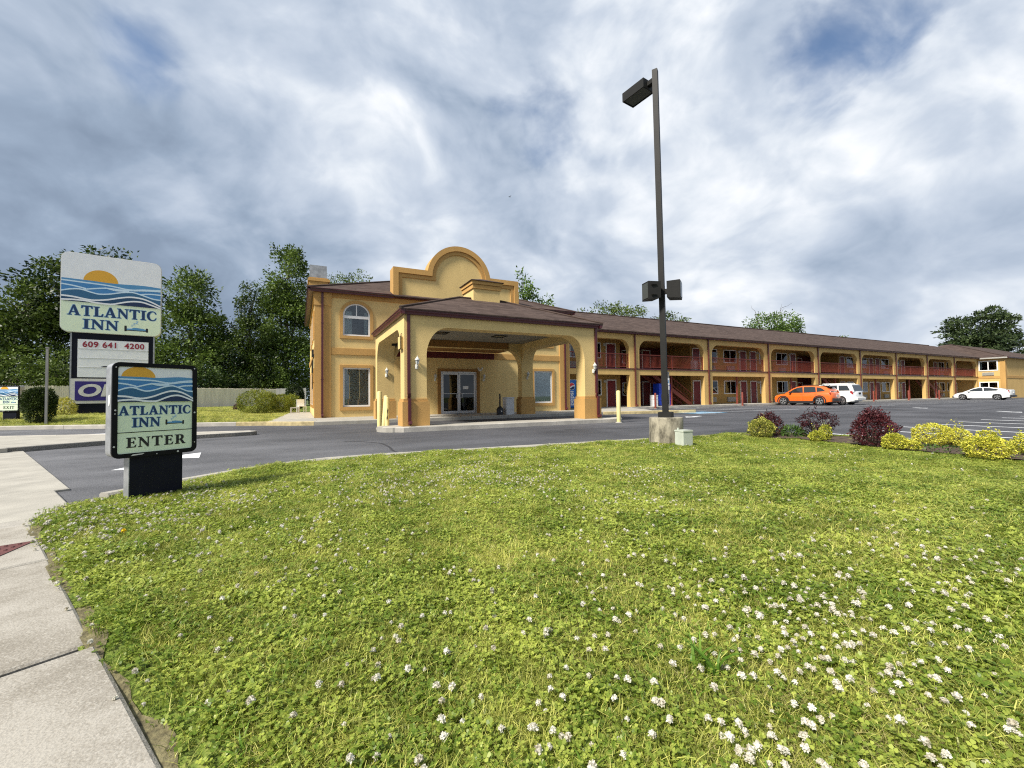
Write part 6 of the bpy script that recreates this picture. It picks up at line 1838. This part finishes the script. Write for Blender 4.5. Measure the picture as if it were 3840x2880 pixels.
shrub('soft_plant', 'low soft green plant between the dark purple and grey purple shrubs', (9.32, 5.38, bz), [(0, 0, .07, .20, .18, .12)], 500, .11, 'leaf_hosta', 3, None, 0, .22, .2, .5, 3, cat='plant')
shrub('purple_shrub', 'thin purple shrub showing bare grey stems behind the smallest golden shrub', (9.72, 5.10, bz), [(0, 0, .34, .42, .30, .16), (-.28, 0, .16, .16, .16, .14), (.26, 0, .24, .16, .16, .16)], 1700, .040, 'leaf_purple', 4, GP, 14, stems=34, stem_m='wood_grey', in_frac=.05)
shrub('golden_shrub', 'smallest bright golden shrub with one tall side, before the thin purple shrub', (8.95, 4.67, bz), [(-.07, 0, .09, .14, .13, .10), (.11, -.05, .15, .10, .10, .15)], 2600, .023, 'leaf_yellow', 5, GY, 2, .75, .25, .5)
br_ = shrub('purple_shrub', 'largest wild dark red barberry in the middle of the bed', (8.95, 3.80, bz), [(0, 0, .25, .33, .30, .25), (.08, .05, .34, .22, .22, .18)], 3400, .044, 'leaf_purple', 6, GP, 60, .45, .0, .5, 14)
shrub('golden_shrub', 'low golden shrub in front of the largest red barberry', (8.66, 3.34, bz), [(-.04, .05, .11, .17, .15, .13), (.11, -.12, .06, .12, .11, .07)], 3600, .024, 'leaf_yellow', 7, GY, 2, .75, .25, .5)
shrub('golden_shrub', 'widest golden shrub, behind and right of the largest red barberry', (9.68, 3.20, bz), [(0, .08, .20, .27, .26, .16), (.14, -.15, .16, .20, .20, .14)], 4600, .025, 'leaf_yellow', 8, GY, 4, .75, .25, .5, in_frac=.12)
shrub('golden_shrub', 'golden shrub with a tall central shoot near the right end of the bed', (8.45, 2.31, bz), [(0, 0, .14, .25, .23, .15), (.02, 0, .25, .11, .11, .12)], 4000, .025, 'leaf_yellow', 9, GY, 3, .75, .25, .5, in_frac=.12)
shrub('golden_shrub', 'golden shrub cut by the right picture edge', (9.50, 2.06, bz), [(0, 0, .14, .28, .26, .18)], 3600, .025, 'leaf_yellow', 10, GY, 2, .75, .25, .5)
# scattered bed weeds
shrub('bed_weed', 'little green weeds on bare mulch between the widest and tall golden shrubs', (8.75, 2.85, bz), [(0, 0, .03, .25, .3, .05)], 160, .06, 'leaf_hosta', 11, None, 0, .3, cat='plant')

shrub('clipped_bush', 'tall dark clipped bush beside the EXIT sign', (-9.15, 23.3, .17), [(0, 0, .70, .46, .46, .72), (.2, -.1, .90, .30, .30, .44), (-.14, 0, .95, .36, .36, .42)], 11000, .07, 'leaf_yew', 12, None, 0, .5, .0, .6, in_frac=.4)
shrub('golden_bush', 'variegated golden bush at the foot of the big roadside sign', (-9.95, 27.4, .22), [(0, 0, .45, .42, .40, .50)], 1800, .085, 'leaf_variegated', 13, None, 4)
GLM = 'lime green rounded shrubs left of the lobby'
shrub('lime_shrub', 'largest lime green rounded shrub in front of the picket fence', (-2.30, 29.9, .18), [(0, 0, .68, 1.0, .95, .70), (.6, .3, .60, .7, .7, .60)], 7500, .10, 'leaf_lime', 14, GLM, 10, .35, .25)
shrub('lime_shrub', 'lower lime shrub right of the largest lime shrub', (-1.05, 31.6, .18), [(0, 0, .55, .62, .6, .56)], 3600, .10, 'leaf_lime', 15, GLM, 4, .35, .25)
shrub('lime_shrub', 'small lime shrub nearest the lobby wall', (-.45, 33.4, .18), [(0, 0, .55, .55, .5, .58)], 2600, .10, 'leaf_lime', 16, GLM, 4, .35, .25)
shrub('clipped_bush', 'dark tall bush by the left wall of the lobby before the grey fence', (-.35, 40.0, .16), [(0, 0, 1.0, .70, .7, 1.05)], 9000, .10, 'leaf_yew', 17, None, 0, .5)
shrub('purple_plant', 'tiny purple plant at the left of the largest lime shrub', (-3.75, 34.6, .26), [(0, 0, .22, .30, .28, .24)], 700, .08, 'leaf_purple', 18, None, 2, cat='plant')
wp = thing('utility_post', 'thin weathered grey post in front of the clipped dark bush', 'post', (-8.62, 22.42, .12))
MB().box(-.034, .034, -.034, .034, -.2, 2.95).build('shaft', 'wood_grey', wp)
MB().prism(rect(-.045, .045, -.043, .043), 2.95, 3.0, TOP).build('cap', 'wood_grey', wp)

# picket fence beyond the left lawn
def fence(name, label, pts, z0f, h, m, pw=.104, gap=.008):
    t = thing(name, label, 'fence', (pts[0][0], pts[0][1], .3))
    ox = Vector((pts[0][0], pts[0][1], .3))
    pk, rl, po = MB(), MB(), MB()
    for i in range(len(pts) - 1):
        a, b = Vector((*pts[i], 0)), Vector((*pts[i + 1], 0))
        d = (b - a).normalized(); n = Vector((-d.y, d.x, 0)); L = (b - a).length
        k = 0; s = 0
        while s < L:
            c = a + d * s - ox
            z0 = z0f(a.x + d.x * s, a.y + d.y * s); hh = h + random.uniform(-.02, .02)
            e = [Vector((c.x, c.y, z0 - .3 + q)) for q in (0, hh - .07, hh)]
            x = d * pw / 2; y = -n * .018
            vs = [e[0] - x, e[0] + x, e[1] + x, e[2], e[1] - x]
            vs = vs + [v + y for v in vs]
            pk.add(vs, [(0, 1, 2, 3, 4), (9, 8, 7, 6, 5), (0, 5, 6, 1), (1, 6, 7, 2), (2, 7, 8, 3), (3, 8, 9, 4), (4, 9, 5, 0)])
            s += pw + gap; k += 1
        for z in (.35, h - .4):
            za = z0f(a.x, a.y)
            rl.obox((a + b) / 2 - ox + Vector((0, 0, za - .0 + z)) + n * .05, d * L, n * .05, (0, 0, .09))
        s = 0
        while s < L:
            c = a + d * s - ox + n * .10
            po.box(c.x - .05, c.x + .05, c.y - .05, c.y + .05, -.5, h + .02)
            s += 2.44
    pk.build('picket', m, t, recalc=False)['kind'] = 'stuff'
    rl.build('rail', m, t); po.build('post', m, t)
fence('picket_fence', 'long weathered cedar picket fence across the back of the left lawn', [(-34, 36.0), (-18.0, 40.9), (-14.9, 42.4), (-8.8, 49.2), (-1.6, 56.0)], lambda x, y: .34, 1.86, 'wood_fence')
fence('plank_fence', 'short grey plank fence behind the left wall of the lobby', [(-1.9, 46.0), (.6, 43.5)], lambda x, y: .3, 1.75, 'wood_grey', .13, .012)

# ------------------------------------------------------------------ lawn cover: grass tufts, clover and flower heads scattered over the lawn sheet
SRC = bpy.data.collections.new('lawn_plants')          # source pieces for the scatter
def src_mesh(name, V, F, m):
    me = bpy.data.meshes.new(name)
    me.from_pydata([tuple(v) for v in V], [], [tuple(f) for f in F])
    me.materials.append(M[m])
    o = bpy.data.objects.new(name, me)
    return o
def blades(n, spread, h0, h1, w, lean, rng, segs=3):
    V, F = [], []
    for k in range(n):
        a = rng.uniform(0, 2 * PI); r = spread * math.sqrt(rng.random())
        b = np.array([r * math.cos(a), r * math.sin(a), -.012])
        d = rng.uniform(0, 2 * PI); h = rng.uniform(h0, h1); ln = rng.uniform(.3, 1.0) * lean * h
        dx, dy = math.cos(d), math.sin(d)
        fx, fy = -dy + rng.normal(0, .35), dx + rng.normal(0, .35)
        o = len(V)
        for s in range(segs + 1):
            t = s / segs
            c = b + np.array([dx * ln * t * t, dy * ln * t * t, h * (t - .22 * t * t * min(1.6, lean))])
            ww = w * (1 - t ** 1.6) * .5 + (0.0004 if s == segs else 0)
            V.append(c + np.array([fx * ww, fy * ww, 0])); V.append(c - np.array([fx * ww, fy * ww, 0]))
        for s in range(segs):
            F.append((o + 2 * s, o + 2 * s + 1, o + 2 * s + 3, o + 2 * s + 2))
    return V, F
def clover_patch(n, spread, h0, h1, r, rng):
    V, F = [], []
    for k in range(n):
        a = rng.uniform(0, 2 * PI); q = spread * math.sqrt(rng.random())
        c = np.array([q * math.cos(a), q * math.sin(a), rng.uniform(h0, h1)])
        rr = r * rng.uniform(.7, 1.2); a0 = rng.uniform(0, 2 * PI); tx, ty = rng.normal(0, .28, 2)
        for j in range(3):
            t = a0 + j * 2 * PI / 3
            o = len(V)
            for (u, v) in ((0, 0), (.45, .52), (.98, .42), (1.02, 0), (.98, -.42), (.45, -.52)):
                x = rr * (u * math.cos(t) - v * math.sin(t)); y = rr * (u * math.sin(t) + v * math.cos(t))
                V.append(c + np.array([x, y, x * tx + y * ty + .18 * rr * u]))
            F.append((o, o + 1, o + 2, o + 3)); F.append((o, o + 3, o + 4, o + 5))
        o = len(V)
        for s in (-1, 1):
            V.append(c + np.array([s * .0012, 0, 0])); V.append(np.array([c[0] * .85 + s * .0012, c[1] * .85, -.01]))
        F.append((o, o + 1, o + 3, o + 2))
    return V, F
def flower_head(r, h, rng):
    V, F = [], []
    c = np.array([0, 0, h])
    for (za, ra) in ((-.55, .55),):
        o = 0
        V += [c + np.array([0, 0, .80 * r])] + [c + np.array([.74 * r * math.cos(t), .74 * r * math.sin(t), .15 * r]) for t in np.arange(6) * PI / 3] + [c + np.array([0, 0, -.55 * r])]
        F += [(0, 1 + i, 1 + (i + 1) % 6, 1 + (i + 1) % 6) [:3] for i in range(6)] + [(7, 1 + (i + 1) % 6, 1 + i) for i in range(6)]
    for k in range(44):
        u = unit(rng.normal(0, 1, (1, 3)))[0]
        if u[2] < -.45:
            u[2] *= -1
        s = unit(np.cross(u, rng.normal(0, 1, 3))[None])[0]
        o = len(V)
        b = c + u * r * .35; tip = c + u * r * rng.uniform(.90, 1.12) + np.array([0, 0, -.08 * r])
        m = c + u * r * .75
        V += [b, m + s * r * .24, tip, m - s * r * .24]
        F.append((o, o + 1, o + 2, o + 3))
    o = len(V)
    for s in (-1, 1):
        V.append(c + np.array([s * .0009, 0, -r * .3])); V.append(np.array([.02 + s * .0009, .01, -.02]))
    F.append((o, o + 1, o + 3, o + 2))
    return V, F
rg = np.random.default_rng(5)
srcs = []
for i in range(4):
    srcs.append(src_mesh('tuft_%s' % 'abcd'[i], *blades(44, .080, .028, .068, .0034, 1.1, rg), 'grass'))
for i in range(2):
    srcs.append(src_mesh('tuft_dry_%s' % 'ab'[i], *blades(22, .07, .022, .055, .0034, 1.5, rg), 'grass_dry'))
for i in range(3):
    srcs.append(src_mesh('tuft_clover_%s' % 'abc'[i], *clover_patch(20, .075, .014, .042, .0098, rg), 'clover'))
srcs.append(src_mesh('tuft_weed', *blades(9, .03, .05, .10, .0105, 1.2, rg), 'weed'))
fsrcs = [src_mesh('head_%s' % 'abc'[i], *flower_head(.0150, .046 + .009 * i, rg), 'petal') for i in range(3)]
for o in fsrcs:
    o.data.materials.append(M['clover'])
    o.data.polygons[len(o.data.polygons) - 1].material_index = 1

def scatter(name, P, rot, scl, idx, sources):
    col = bpy.data.collections.new(name + '_pieces')
    for k, o in enumerate(sources):
        col.objects.link(o)
    me = bpy.data.meshes.new(name)
    me.vertices.add(len(P)); me.vertices.foreach_set('co', P.astype(np.float32).ravel())
    for nm, tp, dat in (('rot', 'FLOAT_VECTOR', rot.astype(np.float32).ravel()), ('scl', 'FLOAT', scl.astype(np.float32)), ('idx', 'INT', idx.astype(np.int32))):
        at = me.attributes.new(nm, tp, 'POINT')
        at.data.foreach_set('vector' if tp == 'FLOAT_VECTOR' else 'value', dat)
    o = bpy.data.objects.new(name, me); COL.objects.link(o)
    ng = bpy.data.node_groups.new(name + '_scatter', 'GeometryNodeTree')
    ng.interface.new_socket('Geometry', in_out='INPUT', socket_type='NodeSocketGeometry')
    ng.interface.new_socket('Geometry', in_out='OUTPUT', socket_type='NodeSocketGeometry')
    N, L = ng.nodes, ng.links
    gi, go = N.new('NodeGroupInput'), N.new('NodeGroupOutput')
    ci = N.new('GeometryNodeCollectionInfo'); ci.inputs['Collection'].default_value = col
    ci.inputs['Separate Children'].default_value = True; ci.inputs['Reset Children'].default_value = True
    ip = N.new('GeometryNodeInstanceOnPoints'); ip.inputs['Pick Instance'].default_value = True
    def att(nm, tp):
        a = N.new('GeometryNodeInputNamedAttribute'); a.data_type = tp; a.inputs['Name'].default_value = nm
        return a.outputs['Attribute']
    er = N.new('FunctionNodeEulerToRotation')
    L.new(att('rot', 'FLOAT_VECTOR'), er.inputs[0])
    L.new(gi.outputs[0], ip.inputs['Points']); L.new(ci.outputs[0], ip.inputs['Instance'])
    L.new(er.outputs[0], ip.inputs['Rotation']); L.new(att('scl', 'FLOAT'), ip.inputs['Scale']); L.new(att('idx', 'INT'), ip.inputs['Instance Index'])
    L.new(ip.outputs[0], go.inputs[0])
    md = o.modifiers.new('scatter', 'NODES'); md.node_group = ng
    o['kind'] = 'stuff'
    return o

def in_poly(P, poly):
    x, y = P[:, 0], P[:, 1]
    c = np.zeros(len(P), bool)
    n = len(poly)
    for i in range(n):
        x0, y0 = poly[i]; x1, y1 = poly[(i + 1) % n]
        if y0 == y1:
            continue
        hit = ((y0 > y) != (y1 > y)) & (x < (x1 - x0) * (y - y0) / (y1 - y0) + x0)
        c ^= hit
    return c
def pnoise(P, f, seed):
    r = np.random.default_rng(seed)
    s = 0
    for k in range(5):
        a = r.uniform(0, 2 * PI); ff = f * r.uniform(.6, 1.6)
        s = s + np.sin(ff * (P[:, 0] * math.cos(a) + P[:, 1] * math.sin(a)) + r.uniform(0, 6))
    return s / 5
LW = np.array(LAWN)
def lawn_sample(n, rng):
    # points thinned with distance from the road side so the far lawn stays cheap
    P = rng.uniform([-2.2, -1.2], [11.6, 7.6], (n, 2))
    return P[in_poly(P, LAWN)]
rng = np.random.default_rng(77)
P = np.concatenate([lawn_sample(95000, rng), (lambda q: q[q[:, 1] < 3.6])(lawn_sample(95000, rng))])
P = P[~in_poly(P, BED) | (rng.random(len(P)) < .06)]
edge = np.min([np.abs((P[:, 0] - .0) * .902 + (P[:, 1] - .81) * .432)], axis=0)      # distance from the sidewalk edge line
z = np.array([lawn_z(x, y) for x, y in P])
n1, n2, n3 = pnoise(P, 2.2, 1), pnoise(P, 5.0, 2), pnoise(P, .9, 3)
ed_s = (P[:, 0] + .74) * .902 + (P[:, 1] - 2.33) * .432 - .035 * pnoise(P, 9.0, 9)
keep = (ed_s > .045) & ~((ed_s < .13) & (rng.random(len(P)) < .6)) & ~((n2 + .4 * n1 > .72) & (rng.random(len(P)) < .5))
P, z, n1, n2, n3, ed_s = P[keep], z[keep], n1[keep], n2[keep], n3[keep], ed_s[keep]
q = rng.random(len(P))
near = np.clip(1.4 - np.hypot(P[:, 0] - 1.8, P[:, 1] - .8) / 4.5, 0, 1)
pc = np.clip(.05 + .38 * n1 + .24 * near * (P[:, 0] > .9), .02, .55)
pd = np.clip(.13 + .45 * n2 * (n1 < .3), .02, .5)
idx = np.where(q < pc, 6 + rng.integers(0, 3, len(P)), np.where(q < pc + (1 - pc) * pd, 4 + rng.integers(0, 2, len(P)), rng.integers(0, 4, len(P))))
idx = np.where((ed_s < .16) & (rng.random(len(P)) < .6), 4 + rng.integers(0, 2, len(P)), idx)
idx = np.where(rng.random(len(P)) < .010, 9, idx)
rot = np.stack([rng.normal(0, .16, len(P)), rng.normal(0, .16, len(P)), rng.uniform(0, 2 * PI, len(P))], 1)
scl = rng.uniform(.65, 1.15, len(P)) * (1 + .28 * n3) * np.where(idx == 9, .9, 1.0)
scatter('lawn_grass', np.column_stack([P, z]), rot, scl, idx, srcs)
# white clover heads in drifts
Pf = lawn_sample(62000, rng)
f1, f2 = pnoise(Pf, 1.5, 21), pnoise(Pf, 4.0, 22)
band = np.exp(-((Pf[:, 1] - 4.6 + .25 * Pf[:, 0]) / 1.3) ** 2) * (Pf[:, 0] < 4.5) + 2.3 * np.exp(-(((Pf[:, 0] - 2.1) / .95) ** 2 + ((Pf[:, 1] - .85) / .55) ** 2))
dens = np.clip(.02 + .13 * f1 + .08 * f2 + .50 * band * (.6 + .8 * f1 + .5 * f2), .004, 1)
dens *= np.where(Pf[:, 0] > 6.0, .3, 1)
kf = (rng.random(len(Pf)) < dens) & ~in_poly(Pf, BED)
Pf = Pf[kf]
zf = np.array([lawn_z(x, y) for x, y in Pf])
scatter('clover_flowers', np.column_stack([Pf, zf]), np.stack([rng.normal(0, .3, len(Pf)), rng.normal(0, .3, len(Pf)), rng.uniform(0, 6.28, len(Pf))], 1), rng.uniform(.50, .95, len(Pf)) * np.where((Pf[:, 1] < 1.6), 1.02, 0.95), rng.integers(0, 3, len(Pf)), fsrcs)
# rougher grass on the left lawn by the drive
Pl = rng.uniform([-16, 18.5], [0, 44], (26000, 2))
Pl = Pl[in_poly(Pl, FLAWN)]
zl = np.array([flawn_z(x, y) for x, y in Pl])
scatter('left_lawn_grass', np.column_stack([Pl, zl]), np.stack([rng.normal(0, .2, len(Pl)), rng.normal(0, .2, len(Pl)), rng.uniform(0, 6.28, len(Pl))], 1), rng.uniform(1.2, 2.2, len(Pl)), rng.integers(0, 6, len(Pl)), [o.copy() for o in srcs[:6]])
# a few big broad-bladed clumps and one dandelion
GW = 'broad bladed clumps in the lawn'
def clump(loc, n, h, lb, seed, w=.014, sp=.07):
    r2 = np.random.default_rng(seed)
    t = thing('grass_clump', lb, 'grass clump', loc, 0, GW)
    V, F = blades(n, sp, h * .5, h, w, 1.25, r2, 4)
    quick_mesh('blade', np.array(V), np.array(F), 'weed', t)['kind'] = 'stuff'
clump((-1.02, 3.62, .045), 70, .12, 'bright green broad grass clump by the sidewalk edge below the ENTER sign', 1, .012, .13)
clump((-.12, 1.62, .045), 60, .11, 'bright green broad grass clump near the nearest sidewalk slab', 2, .011, .12)
clump((1.30, 1.08, .045), 22, .17, 'lone broad upright blades among white clover at lower right', 3, .016, .05)
clump((.30, 1.5, .045), 30, .09, 'low broad grass clump among clover at the bottom of the lawn', 4, .010, .08)
dn = thing('dandelion', 'single small yellow flower near the sidewalk edge', 'flower', (-1.12, 3.98, .05))
V, F = flower_head(.017, .05, np.random.default_rng(3))
fh = src_mesh('flower_head', V, F, 'petal_yellow'); COL.objects.link(fh); fh.parent = dn
